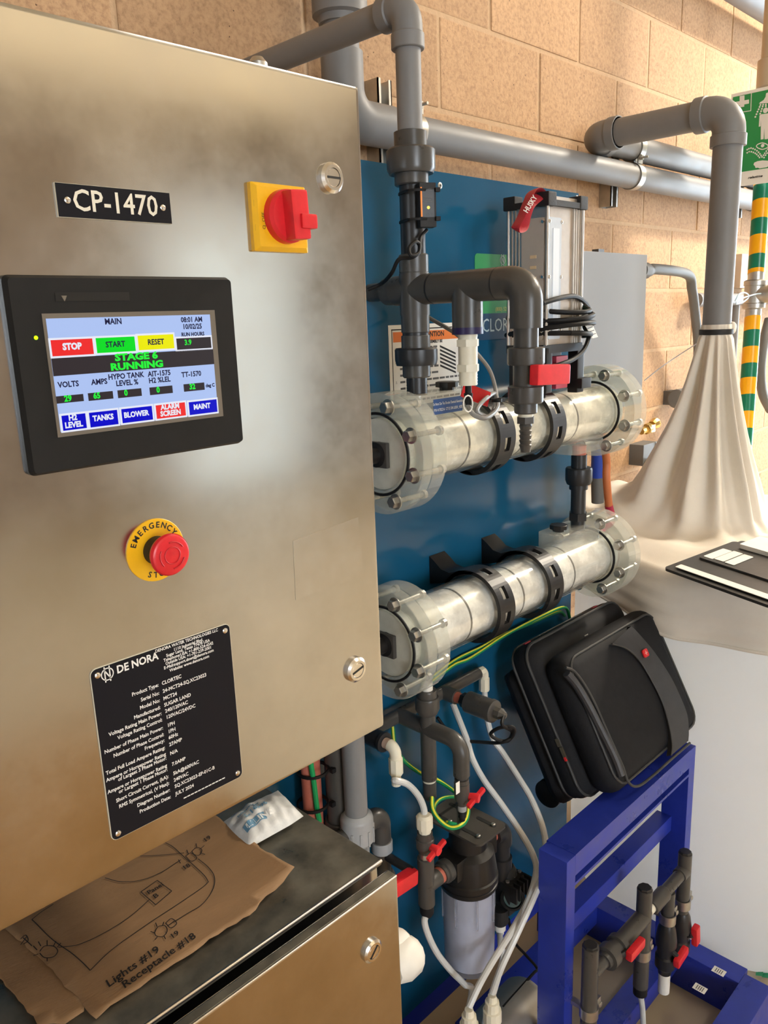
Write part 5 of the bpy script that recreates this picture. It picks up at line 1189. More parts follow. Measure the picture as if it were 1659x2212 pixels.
# canvas sheet lying behind towards the wall is part of the hood; binder on top
zb = 1.050
B1 = at(1433, 1226, Z=zb); B2 = at(1668, 1310, Z=zb)
e1 = (B2-B1).normalized(); e2 = (at(1600, 1163, Z=zb)-B1).normalized()
print('BINDER', B1, B2, e1, e2)
bn = thing('open_binder', 'open black binder with papers and cards lying on the canvas covered tank', 'binder', B1)
mat('binder_vinyl', (.035, .034, .033), .45, var=.2, vscale=50)
def bpt(a, b, z=0.0): return B1+e1*a+e2*b+V((0, 0, z))
def bslab(nm, a0, a1, b0, b1, z0, h, m, r=.008, par=None):
    return build(nm, g_prism(rrect(bpt((a0+a1)/2, (b0+b1)/2, z0), e1, e2, a1-a0, b1-b0, r, 3), (0, 0, h)), m, par or bn, ang=40)
LB = (B2-B1).length
bslab('cover', 0, LB, 0, .30, -.006, .006, 'binder_vinyl', .012)
bslab('pocket', .012, LB-.004, .034, .29, .0005, .003, 'binder_vinyl')
bslab('paper_strip', .022, LB-.010, .016, .040, .0035, .0012, 'paper_white', .003)
bslab('flap', .025, LB, .105, .295, .0040, .004, 'binder_vinyl')
bslab('paper_stack', .055, LB, .235, .33, .009, .010, 'paper_white', .004)
for k, (a0, b0) in enumerate(((.030, .118), (.058, .122), (.088, .120))):
    bslab('card', a0, a0+.026, b0, b0+.085, .0082+.0003*k, .0006, 'paper_white', .003)
# ================================================================ WORK LIGHT ON THE UPPER CELL
LY = .175
wc = at(1181, 600, Y=LY).x; wz1 = at(1181, 443, Y=LY).z; wz0 = at(1189, 746, Y=LY).z
wx1 = at(1256, 600, Y=LY).x; wy1 = at(1098, 470, X=wc).y
wbz = ZU+TR
print('LIGHT', wc, wx1, wy1, wz0, wz1, wbz)
wx, wy = (wc+wx1)/2, (LY+wy1)/2; wsx, wsy = wx1-wc, wy1-LY
wl_ = thing('work_light', 'portable aluminium work light with red strap standing on the upper clear cell', 'work light', (wx, wy, wbz))
def outline(sx, sy, c=.010):
    return [V((wx-sx/2+a, wy-sy/2+b, 0)) for a, b in ((0, c), (c, 0), (sx-c, 0), (sx, c), (sx, sy-c), (sx-c, sy), (c, sy), (0, sy-c))]
build('body', g_prism([V((p.x, p.y, wz0)) for p in outline(wsx-.004, wsy-.004, .004)], (0, 0, wz1-wz0)), 'alu', wl_, ang=20)
# extruded ribs at the corners and grooves
for x, y in ((wc, LY), (wx1, LY), (wc, wy1), (wx1, wy1)):
    build('corner_rib', g_cyl((x, y, wz0), (x, y, wz1), .003, 10), 'alu', wl_)
for k in range(4):
    build('rib', g_box((wx1-.006-.0075*k, LY+.0012, (wz0+wz1)/2), (.003, .003, wz1-wz0)), 'alu', wl_, ang=0)
for k in range(4):
    build('rib', g_box((wc+.0012, wy1-.006-.0075*k, (wz0+wz1)/2), (.003, .003, wz1-wz0)), 'alu', wl_, ang=0)
mat('lens', (.62, .70, .80), .15, var=.10, vscale=15, coat=.5)
mat('lens_tan', (.48, .43, .37), .2, var=.08, vscale=15, coat=.5)
zc_ = (wz0+wz1)/2
f1 = build('lens', g_prism(rrect((wc+.024, LY+.002, zc_-.004), AX, AZ, .040, wz1-wz0-.03, .004), (0, -.0035, 0)), 'lens', wl_, ang=30)
build('lens_bar', g_box((wc+.026, LY-.0020, zc_-.01), (.020, .0012, wz1-wz0-.055)), mat('lens_glow', (.80, .88, .98), .2, coat=.4), f1, ang=0)
f2 = build('lens', g_prism(rrect((wc+.002, LY+.030, zc_-.004), (0, 1, 0), AZ, .048, wz1-wz0-.03, .004), (-.0035, 0, 0)), 'lens_tan', wl_, ang=30)
for k in range(9):
    build('led', g_box((wc-.0020, LY+.028, wz1-.085-.0185*k), (.001, .013, .0055)), mat('led_yellow', (.74, .56, .34), .4), f2, ang=0)
for kx, ky, y_ in ((.005, 0, 0), (.043, 0, 0), (0, .008, 1), (0, .050, 1)):
    for dz in (.03, .5, .97):
        z = wz1-.02-(wz1-wz0-.04)*dz
        p = V((wc+kx, LY-.0016, z)) if not y_ else V((wc-.0016, LY+ky, z))
        build('screw', g_lathe(p, (0, -1, 0) if not y_ else (-1, 0, 0), [(0, .0034), (.0015, .0032), (.002, .002)], 12), 'chrome', wl_)
cap = build('top_cap', [g_prism([V((p.x, p.y, wz1)) for p in outline(wsx+.012, wsy+.012, .008)], (0, 0, .010))]+[g_box((x, y, wz1+.011), (.026, .026, .024), bev=.003) for x in (wc+.006, wx1-.006) for y in (LY+.006, wy1-.006)], 'black_matte', wl_, ang=30)
build('handle_bar', g_box((wx, LY+.004, wz1+.012), (wsx-.04, .008, .010)), 'alu', wl_, ang=0)
build('base', [g_prism([V((p.x, p.y, wz0-.014)) for p in outline(wsx+.012, wsy+.012, .008)], (0, 0, .015)), g_box((wx1-.004, LY+.006, (wz0+wbz)/2-.004), (.024, .022, wz0-wbz), bev=.003), g_box((wc+.004, LY+.006, (wz0+wbz)/2), (.020, .022, wz0-wbz-.008), bev=.003), g_box((wx, wy+.02, (wz0+wbz)/2), (wsx*.9, wsy*.6, wz0-wbz-.006), bev=.004), g_box((wx1+.002, LY+.002, wbz+.014), (.036, .034, .020), bev=.003)], 'black_plastic', wl_, ang=30)
rp_ = build('socket_panel', g_box((wc+.052, LY+.006, (wz0+wbz)/2-.006), (.040, .016, wz0-wbz-.030), bev=.002), mat('panel_red', (.42, .05, .09), .4), wl_); tag(rp_, 'dull red socket panel')
# strap
sp_ = [at(1172, 420, Y=LY+.02), at(1160, 410, Y=LY+.01), at(1148, 415, Y=LY-.002), at(1138, 438, Y=LY-.008), at(1126, 468, Y=LY-.010), at(1113, 492, Y=LY-.010), at(1118, 497, Y=LY-.004), at(1130, 490, Y=LY+.002), at(1136, 465, Y=LY+.004), at(1145, 442, Y=LY+.006), at(1165, 424, Y=LY+.012)]
build('strap', g_sweep(smooth(sp_, 6), .0092, 8, flat=(1.0, .16), up=(.85, -.5, .1)), mat('strap_red', (.42, .02, .035), .55, bump=.3, bscale=500), wl_)
tdir = (at(1158, 422, Y=LY-.02)-at(1133, 462, Y=LY-.02)).normalized(); nrm = (CAM-at(1145, 440, Y=LY-.02)).normalized(); up_ = nrm.cross(tdir).normalized()
build('lettering', g_text('HUSKY', .0125, at(1146, 441, Y=LY-.022), tdir, up_, bold=.0003), 'print_white', wl_, ang=0)
# cord wound round the light
cw = wl_
def loop(zc, sx, sy, ph, dz):
    return [V((wx+.012+sx*math.cos(q*math.pi/12+ph), wy-.004+sy*math.sin(q*math.pi/12+ph), zc+dz*math.sin(q*math.pi/12+ph*2))) for q in range(25)]
for i, (dz, sx, sy, ph, dd) in enumerate(((.075, .072, .074, .2, .012), (.058, .080, .080, 1.0, .008), (.046, .074, .076, 2.0, .006), (.034, .083, .082, 3.0, .010), (.022, .076, .077, 4.2, .006))):
    build('cord_turn', g_sweep(loop(wz0+dz-.006, sx, sy, ph, dd), .0046, 8), 'rubber_black', cw)
build('cord_end', g_tube([at(1172, 655, Y=LY-.014), at(1205, 645, Y=LY-.016), at(1240, 640, Y=LY-.012), at(1262, 652, Y=LY), at(1272, 670, Y=LY+.02), at(1262, 690, Y=LY+.03)], .0046, 8), 'rubber_black', cw)
build('cord_end', g_tube([at(1262, 705, Y=LY+.01), at(1272, 725, Y=LY-.01), at(1262, 755, Y=LY-.018), at(1240, 775, Y=LY-.02), at(1212, 787, Y=LY-.02), at(1180, 795, Y=LY-.01)], .0046, 8), 'rubber_black', cw)
tgp = [at(1250, 678, Y=LY-.02), at(1267, 671, Y=LY-.02), at(1292, 728, Y=LY-.02), at(1280, 731, Y=LY-.02)]
tgo = build('cord_label', g_prism(tgp, (.0005, .0012, 0)), 'paper_white', cw, ang=0); tag(tgo, 'white paper warning tag')
build('print', [g_strip([at(1256+3.2*k, 682+7*k, Y=LY-.021), at(1268+3.2*k, 677+7.2*k, Y=LY-.021)], .0016, (0, -1, 0)) for k in range(7)], 'print_grey', tgo, ang=0)['kind'] = 'stuff'

# ================================================================ GREY WALL BOX AND CONDUITS
GY = .50
gx0, gx1 = at(1240, 600, Y=GY).x, at(1396, 600, Y=GY).x; gz1, gz0 = at(1330, 546, Y=GY).z, at(1390, 870, Y=GY).z
gbx = thing('grey_enclosure', 'plain light grey electrical enclosure mounted on the wall behind the work light', 'electrical box', ((gx0+gx1)/2, .58, gz0))
build('box', g_box(((gx0+gx1)/2, (GY+.006+WY-.003)/2, (gz0+gz1)/2), (gx1-gx0-.008, WY-.003-GY-.006, gz1-gz0-.008), bev=.004), mat('enclosure_grey', (.26, .27, .285), .6, var=.03, vscale=4, spec=.15), gbx)
build('cover', g_box(((gx0+gx1)/2, GY+.004, (gz0+gz1)/2), (gx1-gx0, .010, gz1-gz0), bev=.003), 'enclosure_grey', gbx)
hl_ = at(1292, 542, Y=GY+.03); build('hinge_lug', g_box((hl_.x, GY+.03, gz1+.004), (.03, .02, .012)), 'pvc_dark', gbx, ang=0)
cg = at(1400, 585, Y=.57)
fc_ = thing('flex_conduit', 'grey flexible conduit leaving the right side of the grey enclosure', 'conduit', cg)
gl0 = V((gx1-.003, .57, cg.z))
build('gland', g_lathe(gl0, (1, 0, 0), [(0, .0165), (.055, .0165), (.056, .024), (.085, .024), (.086, .0205), (.10, .0205), (.101, .025), (.135, .025), (.142, .021), (.165, .017)], 16), mat('conduit_grey', (.14, .14, .135), .5, spec=.3), fc_, ang=30)
build('conduit', g_tube([gl0+V((.155, 0, 0)), gl0+V((.20, 0, .006)), at(1484, 592, Y=.575), at(1495, 625, Y=.58), at(1502, 680, Y=.59), at(1508, 760, Y=.60), at(1500, 860, Y=.62)], .0165, 12), 'conduit_grey', fc_)
gh = build('wall_hose', g_tube([at(1662, 690, Y=.6), at(1650, 740, Y=.6), at(1643, 800, Y=.6), at(1648, 850, Y=.6), at(1664, 885, Y=.6)], .020, 12), 'conduit_grey'); tag(gh, 'dark grey hose bending behind the striped pipe at the right edge', 'hose')
a, b = at(1603, 548, Y=.645), at(1622, 622, Y=.645)
pk = build('wall_bracket_plate', g_box(((a.x+b.x)/2, .66, (a.z+b.z)/2), (b.x-a.x, .032, a.z-b.z), bev=.003), mat('plate_beige', (.55, .45, .34), .5)); tag(pk, 'small beige bolted plate on the wall beside the striped pipe', 'bracket')
hp_ = thing('grey_conduit', 'grey horizontal conduit on the wall crossing behind the vent pipe', 'conduit', at(1550, 640, Y=.64))
zq_ = at(1530, 648, Y=.64).z; build('pipe', g_cyl((at(1507, 650, Y=.64).x, .64, zq_), (3.9, .64, zq_), .023, 20), 'pvc_grey', hp_)
build('cap', g_cyl((at(1503, 650, Y=.64).x, .64, zq_), (at(1513, 650, Y=.64).x, .64, zq_), .026, 20), 'pvc_grey', hp_)
vc = thing('grey_conduit', 'thin grey vertical conduit on the wall between vent pipe and striped pipe', 'conduit', at(1580, 760, Y=.65))
vx_ = at(1588, 680, Y=.65).x; build('pipe', g_cyl((vx_, .65, .9), (vx_, .65, zq_), .016, 16), 'pvc_grey', vc)
zz = at(1588, 760, Y=.65).z; build('clip', g_box((vx_, .66, zz), (.07, .026, .014)), 'zinc', vc, ang=0)
cpb = thing('conduit_body', 'dark grey round conduit fitting on the wall left of the canvas hood', 'conduit fitting', at(1470, 860, Y=.62))
c = at(1460, 862, Y=.62); build('barrel', g_lathe(c, (1, 0, 0), [(0, .030), (.003, .034), (.10, .034)], 24), 'conduit_grey', cpb)
build('drop', g_cyl(c+V((.05, 0, 0)), c+V((.05, 0, -.20)), .017, 16), 'conduit_grey', cpb)
build('back_plate', g_box(c+V((.05, .045, 0)), (.06, .03, .05)), 'conduit_grey', cpb, ang=0)
bv = thing('brass_valve', 'small brass tap with faceted body sticking out of the wall', 'tap', at(1400, 925, Y=.55))
c = at(1385, 932, Y=.50); 
build('body', [g_lathe(c, (1, 0, .1), [(0, .011), (.03, .011), (.031, .017), (.05, .017), (.051, .012), (.07, .012)], 8), g_box(c+V((.05, 0, .004)), (.03, .03, .024), bev=.003)], 'brass', bv, ang=25)
build('bonnet', g_lathe(c+V((.07, 0, .01)), (1, 0, .2), [(0, .014), (.014, .018), (.026, .018), (.030, .010)], 10), 'brass', bv, ang=25)
build('tail', g_cyl(c+V((.02, 0, 0)), (c.x+.02, WY-.003, c.z), .010, 12), 'brass', bv)
sb_ = thing('switch_box', 'small grey switch box on the wall above the canvas edge', 'electrical box', at(1408, 1000, Y=.62))
a, b = at(1392, 962, Y=.62), at(1420, 998, Y=.62)
build('box', g_box(((a.x+b.x)/2, .65, (a.z+b.z)/2), (b.x-a.x, .055, a.z-b.z), bev=.003), 'conduit_grey', sb_)
build('door_strip', g_box((b.x-.012, .6215, (a.z+b.z)/2), (.010, .003, a.z-b.z)), 'pvc_light', sb_, ang=0)
rg = thing('hose_loop', 'dark hose loop resting on the canvas edge under the switch box', 'hose', at(1400, 1010, Y=.60))
rc2 = at(1400, 1015, Y=.60); build('hose', g_sweep([rc2+V((.075*math.cos(q*math.pi/16), .02*math.cos(q*math.pi/16), .03*math.sin(q*math.pi/16))) for q in range(-2, 19)], .009, 10), 'conduit_grey', rg)
stg = build('string', g_tube([at(1392, 822, Y=.45), at(1430, 792, Y=.42), at(1470, 765, Y=.38), at(1515, 736, Y=yr+.02)], .0016, 6), mat('string_white', (.60, .60, .66), .6)); tag(stg, 'thin white string stretched from the canvas tie towards the grey enclosure', 'string')
bh_ = thing('blue_hose', 'blue hose with dark end hanging behind the right end of the upper cell', 'hose', at(1290, 1070, Y=.40))
a, b = at(1288, 960, Y=.40), at(1290, 1030, Y=.40); build('hose', g_tube([V((gx0+.06, .60, gz0+.004)), V((gx0+.06, .60, gz0-.03)), V((a.x, .45, (a.z+gz0)/2-.01)), a, b], .017, 14), mat('hose_blue', (.02, .06, .40), .4), bh_)
build('end', g_cyl(b, at(1291, 1085, Y=.40), .0165, 16), 'conduit_grey', bh_)
# ================================================================ OVERHEAD PIPE TOP RIGHT
oz = at(1640, 2, Y=.575).z
op = thing('overhead_pipe', 'thick grey pipe near the ceiling at the top right corner', 'pipe', (3.5, .575, oz))
build('pipe', g_cyl((2.3, .575, oz), (5.0, .575, oz), .050, 28), 'pvc_grey', op)
for x in (3.6, 4.4): build('hanger', [g_ring((x, .575, oz), (1, 0, 0), .050, .054, .03, 28), g_box((x+.015, .648, oz), (.03, .05, .02))], 'zinc', op)

# ================================================================ STRIPED SAFETY SHOWER PIPE AND SIGN
YY = .39
sx_ = at(1641, 420, Y=YY).x; sx_b = at(1618, 860, Y=YY).x
sxp = (sx_+sx_b)/2; rS = .0265
print('STRIPED', sx_, sx_b)
ssp = thing('striped_pipe', 'safety shower pipe with green and yellow stripes behind the canvas hood', 'pipe', (sxp, YY, 0))
build('pipe', g_cyl((sxp, YY, 0), (sxp, YY, 2.9), rS-.001, 24), 'zinc', ssp)
mat('stripe_green', (.0, .17, .09), .28); mat('stripe_yellow', (.90, .42, .0), .3)
def band(py0, py1, m):
    za, zb2 = at(1630, py0, Y=YY).z, at(1630, py1, Y=YY).z; vs_ = []; n = 24
    for z in (za, zb2):
        for k in range(n):
            q = 2*math.pi*k/n; vs_.append(V((sxp+rS*math.cos(q), YY+rS*math.sin(q), z-.008*math.cos(q-.6))))
    build('stripe', (vs_, [(k, (k+1) % n, n+(k+1) % n, n+k) for k in range(n)]), m, ssp)
ys_ = [360, 398, 432, 474, 510, 552, 583, 592]; cs = ['stripe_yellow', 'stripe_green']
for i in range(len(ys_)-1): band(ys_[i], ys_[i+1], cs[(i) % 2])
ys_ = [685, 715, 750, 785, 815, 850, 885, 920, 955, 990]
for i in range(len(ys_)-1): band(ys_[i], ys_[i+1], cs[i % 2])
za, zb2 = at(1622, 604, Y=YY).z, at(1622, 668, Y=YY).z; h = za-zb2
build('tee', [g_lathe((sxp, YY, za), D3, [(0, .030), (.004, .036), (.018, .036), (.02, .033), (h-.02, .033), (h-.018, .036), (h-.004, .036), (h, .030)], 24), g_lathe((sxp, YY, (za+zb2)/2), (0, -1, 0), [(0, .03), (.05, .03), (.051, .036), (.068, .036)], 24)], 'zinc', ssp)
zt2 = at(1650, 118, Y=YY).z; zt3 = at(1650, 186, Y=YY).z
build('upper_coupling', g_lathe((sxp, YY, zt2), D3, [(0, .030), (.004, .038), (zt2-zt3-.004, .038), (zt2-zt3, .032)], 20), mat('beige_paint', (.50, .40, .28), .5), ssp)
build('upper_pipe', g_cyl((sxp, YY, zt2-.01), (sxp, YY, 2.95), .029, 20), 'beige_paint', ssp)
for zz in (.95,): build('wall_bracket', g_box((sxp, (YY+WY)/2-.006, zz), (.03, WY-YY-.014, .03)), 'zinc', ssp, ang=0)
w0 = at(1600, 648, Y=YY-.05); build('tag_wire', g_tube([at(1588, 650, Y=YY-.06), at(1596, 636, Y=YY-.06), at(1608, 632, Y=YY-.05), at(1618, 640, Y=YY-.04), at(1606, 652, Y=YY-.05), at(1590, 656, Y=YY-.06), at(1602, 645, Y=YY-.05), at(1630, 636, Y=YY-.04), at(1645, 634, Y=YY-.03)], .0022, 6), mat('wire_bluewhite', (.45, .60, .72), .4), ssp)
# sign plate: faces -X
SXp = sxp-.045
def sg(x, y, off=0.0): return at(1580+x/9.215, 180+y/9.215, X=SXp-off)
yL, yR = at(1580, 205, X=SXp).y, at(1700, 205, X=SXp).y
zT = at(1610, 197, X=SXp).z; zBt = at(1610, 401, X=SXp).z
ym = (yL+yR)/2
sgn = thing('safety_sign', 'green and white emergency shower and eyewash sign on the striped pipe', 'sign', (SXp, ym, zBt))
build('plate', g_box((SXp+.0015, ym, (zT+zBt)/2), (.003, yL-yR, zT-zBt)), 'paper_white', sgn, ang=0)
zG1 = at(1612, 204, X=SXp).z; zG0 = at(1612, 370, X=SXp).z
build('green_field', g_box((SXp-.0005, ym, (zG0+zG1)/2), (.001, yL-yR-.012, zG1-zG0)), mat('sign_green', (.02, .28, .08), .4), sgn, ang=0)
SW = 'print_white'
def spoly(pts, nm): build(nm, g_prism([sg(x, y, .0012) for x, y in pts], (-.0006, 0, 0)), SW, sgn, ang=0)
spoly([(165, 255), (260, 240), (258, 340), (350, 322), (350, 402), (256, 420), (254, 465), (165, 480), (165, 435), (70, 455), (70, 372), (165, 355)], 'cross_symbol')
build('corner_frame', [g_strip([sg(398, 180, .0015), sg(385, 545, .0015)], .0022, (-1, 0, 0)), g_strip([sg(390, 545, .0015), sg(20, 600, .0015)], .0022, (-1, 0, 0))], SW, sgn, ang=0)
spoly([(550, 405), (575, 375), (640, 335), (680, 270), (690, 200), (735, 180), (780, 185), (780, 270), (850, 320), (900, 380)], 'shower_head')
def dots(pts, r=.0028): return [g_lathe(sg(x, y, .0012), (-1, 0, 0), [(0, r), (.0006, r)], 8) for x, y in pts]
build('spray', dots([(578, 430), (562, 470), (543, 517), (520, 565), (500, 615), (477, 668), (632, 425), (622, 462), (607, 508), (592, 555), (573, 605), (686, 422), (686, 455), (790, 410), (800, 455)]), SW, sgn)['kind'] = 'stuff'
build('figure_head', g_lathe(sg(680, 537, .0012), (-1, 0, 0), [(0, .0078), (.0006, .0078)], 20), SW, sgn)
spoly([(560, 640), (600, 615), (780, 590), (830, 610), (840, 830), (790, 840), (785, 1090), (730, 1100), (710, 1110), (660, 1115), (655, 880), (640, 1110), (585, 1120), (590, 700), (580, 855), (545, 865)], 'figure')
ey = [sg(615+118*math.cos(q*.2618)*(1), 1250+66*math.sin(q*.2618)*(1-.25*abs(math.cos(q*.2618))), .0016) for q in range(25)]
build('eye', [g_strip(ey, .0028, (-1, 0, 0)), g_lathe(sg(622, 1240, .0012), (-1, 0, 0), [(0, .0052), (.0008, .0052)], 16)], SW, sgn, ang=0)
build('fountain', dots([(315, 1320), (350, 1300), (390, 1290), (430, 1300), (470, 1318), (508, 1342), (540, 1372), (568, 1405), (590, 1435), (610, 1465), (315, 1382), (355, 1360), (398, 1362), (438, 1375), (475, 1392), (505, 1415), (535, 1445), (560, 1475), (640, 1430), (665, 1392), (695, 1350), (725, 1310), (650, 1478), (680, 1430), (710, 1390)], .0026), SW, sgn)['kind'] = 'stuff'
spoly([(440, 1620), (455, 1580), (520, 1550), (620, 1535), (728, 1540), (760, 1560), (760, 1640), (700, 1670), (650, 1680), (560, 1695), (530, 1680), (480, 1685), (470, 1650)], 'basin')
tp = sg(470, 1862, .001); build('lettering', g_text('relastme', .0098, tp, (0, -1, 0), (0, 0, 1), shear=.3, bold=.0003, squash=1.3), 'print_black', sgn, ang=0)
for zz in (zT-.03, zBt+.03): build('fixing', g_box((SXp+.012, YY, zz), (.020, .05, .012)), 'zinc', sgn, ang=0)

# ================================================================ PAPER AND SACHET ON THE LOWER CABINET
PZ = LZ+.0018
def wob(x, y): return .0030*noise.noise(V((x*9, y*14, 1.3)))+.0030
def sheet(name, pts, zoff, label, lift=None, jag=.0020):
    P2 = [at(x, y, Z=PZ) if not isinstance(x, V) else x for x, y in pts]
    out = []
    for i, p in enumerate(P2):
        q = P2[(i+1) % len(P2)]; n = max(1, int((q-p).length/.010))
        for k in range(n):
            v = p.lerp(q, k/n)
            out.append(v+V((random.uniform(-jag, jag), random.uniform(-jag, jag), 0)) if k else v)
    bm = bmesh.new(); f = bm.faces.new([bm.verts.new((p.x, p.y, 0)) for p in out])
    for ax_, lo_, hi_ in ((0, CX0, .7), (1, -.1, .3)):
        k = lo_
        while k < hi_:
            co = [0, 0, 0]; no = [0, 0, 0]; co[ax_] = k; no[ax_] = 1
            bmesh.ops.bisect_plane(bm, geom=list(bm.verts)+list(bm.edges)+list(bm.faces), plane_co=co, plane_no=no); k += .02
    bmesh.ops.triangulate(bm, faces=[f for f in bm.faces if len(f.verts) > 4])
    for v in bm.verts: v.co.z = PZ+zoff+wob(v.co.x, v.co.y)+(lift(v.co.x, v.co.y) if lift else 0)
    bm.verts.index_update(); g = ([v.co.copy() for v in bm.verts], [tuple(v.index for v in f.verts) for f in bm.faces]); bm.free()
    o = build(name, g, 'kraft', ang=50); tag(o, label, 'paper')
    md = o.modifiers.new('thick', 'SOLIDIFY'); md.thickness = .0006; md.offset = 1
    return o
c4 = lambda x, y: (x/1.8433, 1680+y/1.8433)
bk = V((CX0+.02, .20, 0))
main = [c4(770, 116), c4(880, 190), c4(955, 245), c4(1060, 320), c4(1175, 388), c4(1130, 440), c4(1060, 490), c4(995, 565), c4(905, 615), c4(835, 660), c4(770, 715), c4(700, 755), c4(640, 795), c4(560, 850), c4(500, 885), c4(440, 920), c4(385, 972), c4(330, 915), c4(225, 800), c4(130, 705), c4(-50, 545), (V((.14, .30, 0)), 0), (V((.45, .30, 0)), 0)]
under = [c4(420, 480), c4(420, 700), c4(335, 935), c4(260, 985), c4(150, 990), c4(95, 915), c4(40, 850), c4(-50, 755), c4(-60, 600), c4(100, 500)]
curl = lambda x, y: .010*max(0, (x-.46)/.10)**2 if x > .46 else 0
pu_ = sheet('kraft_paper', under, 0, 'torn brown kraft paper sheet lying underneath the sketched one')
pm_ = sheet('kraft_paper', main, .0022, 'torn brown kraft paper with a hand drawn wiring sketch in black ink', curl)
def ink(pts, wd=.0011, k=6):
    P2 = [at(*c4(x, y), Z=PZ) for x, y in pts]; P2 = smooth(P2, k)
    return g_strip([V((p.x, p.y, PZ+.0022+.0012+wob(p.x, p.y)+curl(p.x, p.y))) for p in P2], wd, (0, 0, 1))
strokes = [[(130, 583), (170, 550), (215, 520)], [(130, 583), (200, 650), (280, 710), (330, 755), (362, 788)], [(362, 788), (450, 705), (580, 610), (700, 530), (800, 460), (832, 432)], [(832, 432), (815, 405), (770, 360), (725, 320), (690, 290), (660, 275)],
           [(235, 690), (320, 680), (420, 635), (520, 570), (600, 500)], [(420, 415), (480, 430), (560, 425), (640, 395), (715, 345)], [(560, 330), (640, 325), (735, 312)], [(790, 335), (830, 370), (855, 410), (850, 460), (810, 520), (750, 560), (700, 592)],
           [(563, 470), (628, 425)], [(628, 425), (686, 470)], [(686, 470), (622, 525)], [(622, 525), (563, 470)],
           [(160, 705), (180, 685), (215, 685), (232, 705), (215, 728), (180, 730), (160, 712)], [(618, 640), (632, 615), (660, 612), (668, 635), (650, 655), (625, 652), (618, 640)], [(765, 305), (785, 290), (805, 300), (795, 320), (775, 318), (765, 305)],
           [(662, 600), (685, 582), (706, 602), (682, 620), (662, 600)], [(740, 325), (762, 312), (785, 332), (762, 345), (740, 325)], [(700, 590), (672, 610)],
           [(150, 700), (135, 685)], [(165, 685), (155, 668)], [(190, 682), (190, 662)], [(215, 685), (225, 665)], [(155, 715), (135, 722)], [(190, 730), (190, 745)],
           [(628, 615), (622, 598)], [(650, 612), (655, 595)], [(618, 640), (602, 634)], [(630, 655), (620, 668)], [(655, 652), (662, 665)], [(785, 290), (782, 275)], [(800, 295), (815, 283)], [(803, 312), (818, 318)],
           [(708, 350), (722, 340)], [(712, 340), (720, 355)], [(85, 660), (105, 645), (115, 665), (95, 680)], [(95, 655), (130, 685)], [(110, 650), (85, 682)], [(230, 690), (245, 672)], [(745, 300), (752, 318)]]
build('ink_lines', [ink(s) for s in strokes], 'ink', pm_, ang=0, origin=V(pm_['_o']))['kind'] = 'stuff'
def hand(s, x, y, size):
    p = at(*c4(x, y), Z=PZ); g = g_text(s, size, V((p.x, p.y, 0)), (1, .04, 0), (-.04, 1, 0), 'LEFT', shear=.15, bold=.0002)
    return [V((v.x, v.y, PZ+.0022+.0013+wob(v.x, v.y)+curl(v.x, v.y))) for v in g[0]], g[1]
build('handwriting', [hand('Lights #19', 425, 845, .0155), hand('Receptacle #18', 488, 850, .0150), hand('Panel', 588, 478, .0105), hand('B', 612, 495, .0115), hand('18', 728, 378, .011), hand('19', 680, 660, .011), hand('19', 812, 268, .011)], 'ink', pm_, ang=0, origin=V(pm_['_o']))['kind'] = 'stuff'
# sachet
s4 = lambda x, y: at(470+x/8.295, 1690+y/8.295, Z=PZ+.010)
Q = [s4(60, 700), s4(560, 1145), s4(1540, 600), s4(1080, 110)]
sa = thing('desiccant_bag', 'crumpled white desiccant sachet with blue print on the lower cabinet', 'sachet', V((Q[0].x, Q[0].y, PZ)))
N = 26; vs_ = []; fs_2 = []
def sz(u, v, s):
    e = (math.sin(math.pi*min(1, max(0, u))))**.55*(math.sin(math.pi*min(1, max(0, v))))**.55
    return s*.020*e+.006*noise.noise(V((u*5, v*6, .3)))*e+.0016*math.sin(u*34+3*v)*e
for s in (1, -.22):
    for i in range(N+1):
        for j in range(N+1):
            u, v = i/N, j/N
            b_ = (Q[0]*(1-u)+Q[3]*u)*(1-v)+(Q[1]*(1-u)+Q[2]*u)*v
            vs_.append(V((b_.x, b_.y, PZ+.007+sz(u, v, s)+(.010*v*max(0, u-.75) if 1 else 0))))
M1 = (N+1)**2
for s in (0, 1):
    for i in range(N):
        for j in range(N):
            q = [s*M1+i*(N+1)+j, s*M1+(i+1)*(N+1)+j, s*M1+(i+1)*(N+1)+j+1, s*M1+i*(N+1)+j+1]; fs_2.append(tuple(q if s == 0 else q[::-1]))
build('bag_body', (vs_, fs_2), mat('sachet_white', (.72, .72, .70), .45, var=.08, vscale=40, bump=.5, bscale=70), sa, ang=70)
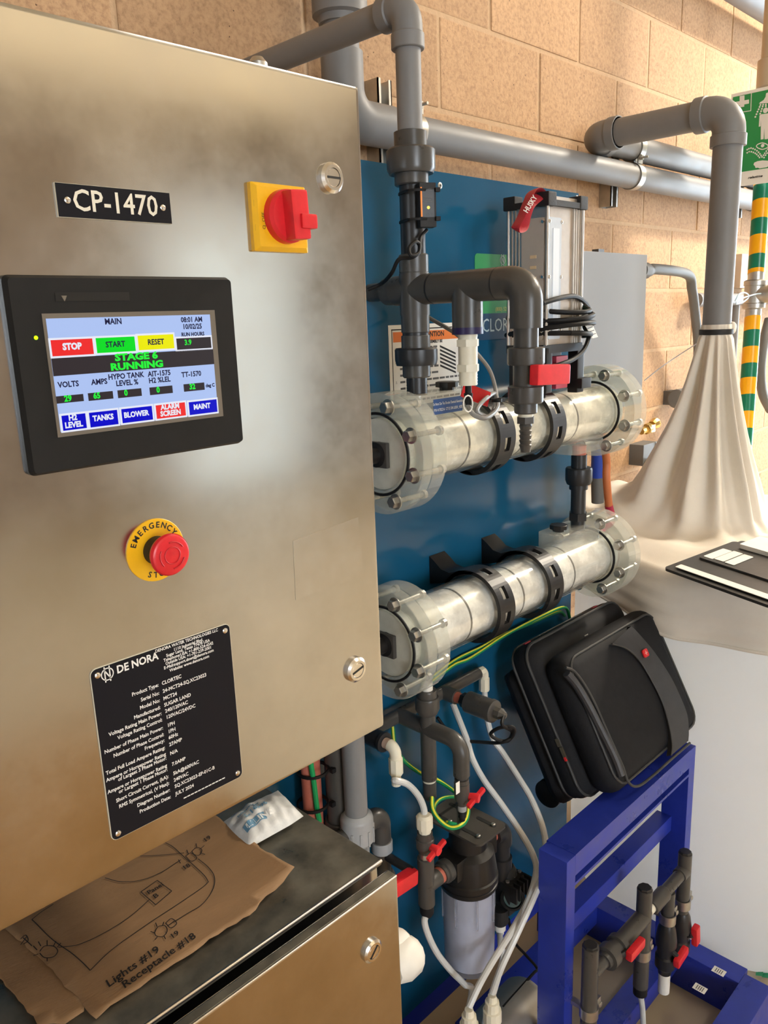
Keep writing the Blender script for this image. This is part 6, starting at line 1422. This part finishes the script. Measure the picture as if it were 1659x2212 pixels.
def sp3(u, v, off=.0012):
    b_ = (Q[0]*(1-u)+Q[3]*u)*(1-v)+(Q[1]*(1-u)+Q[2]*u)*v; return V((b_.x, b_.y, PZ+.007+sz(u, v, 1)+off+(.010*v*max(0, u-.75))))
def stx(s, u0, v0, size, squash=1.0):
    eu = (Q[3]-Q[0]+Q[2]-Q[1]).normalized(); ev = (Q[1]-Q[0]).normalized()
    g = g_text(s, size, (0, 0, 0), (1, 0, 0), (0, 1, 0), 'LEFT', squash=squash, bold=.0003)
    Lu, Lv = ((Q[3]-Q[0]).length+(Q[2]-Q[1]).length)/2, (Q[1]-Q[0]).length
    return [sp3(u0+v.x/Lu, v0-v.y/Lv) for v in g[0]], g[1]
mat('print_blue', (.16, .32, .46), .5)
nn = 14; strip = [sp3(.10+.36*i/nn, vv, .0010) for vv in (.60, .76) for i in range(nn+1)]
build('print', [stx('S-16096', .20, .47, .012), stx('DO NOT EAT', .16, .30, .006), stx('DESICCANT', .12, .14, .005)], 'print_blue', sa, ang=0)['kind'] = 'stuff'
build('print_band', (strip, [(i, i+1, nn+2+i, nn+1+i) for i in range(nn)]), 'print_blue', sa, ang=0)
build('band_lettering', stx('ULINE', .13, .685, .013, 1.3), 'print_white', sa, ang=0)

# ================================================================ FLOOR BITS BY THE TANK
gt_ = at(1640, 2108, Z=.01)
gs = thing('green_scrap', 'crumpled green plastic scrap on the floor against the tank', 'scrap', V((gt_.x, gt_.y, 0)))
for k in range(5):
    c = gt_+V((random.uniform(-.02, .03), random.uniform(-.015, .01), random.uniform(.0, .008)))
    build('leaf', g_prism([c, c+V((.022, .006, .006)), c+V((.026, -.010, .010)), c+V((.006, -.014, .002))], (0, 0, .0015)), mat('scrap_green', (.02, .25, .12), .5), gs, ang=0)
fh = tubing('flat white hose lying on the floor inside the stand foot', [at(1478, 2085, Z=.008), at(1490, 2115, Z=.008), at(1512, 2128, Z=.008), at(1530, 2122, Z=.008)], .0075, 'milky_tube', 'floor_hose', 'hose')
for o in bpy.data.objects:
    if '_o' in o: del o['_o']
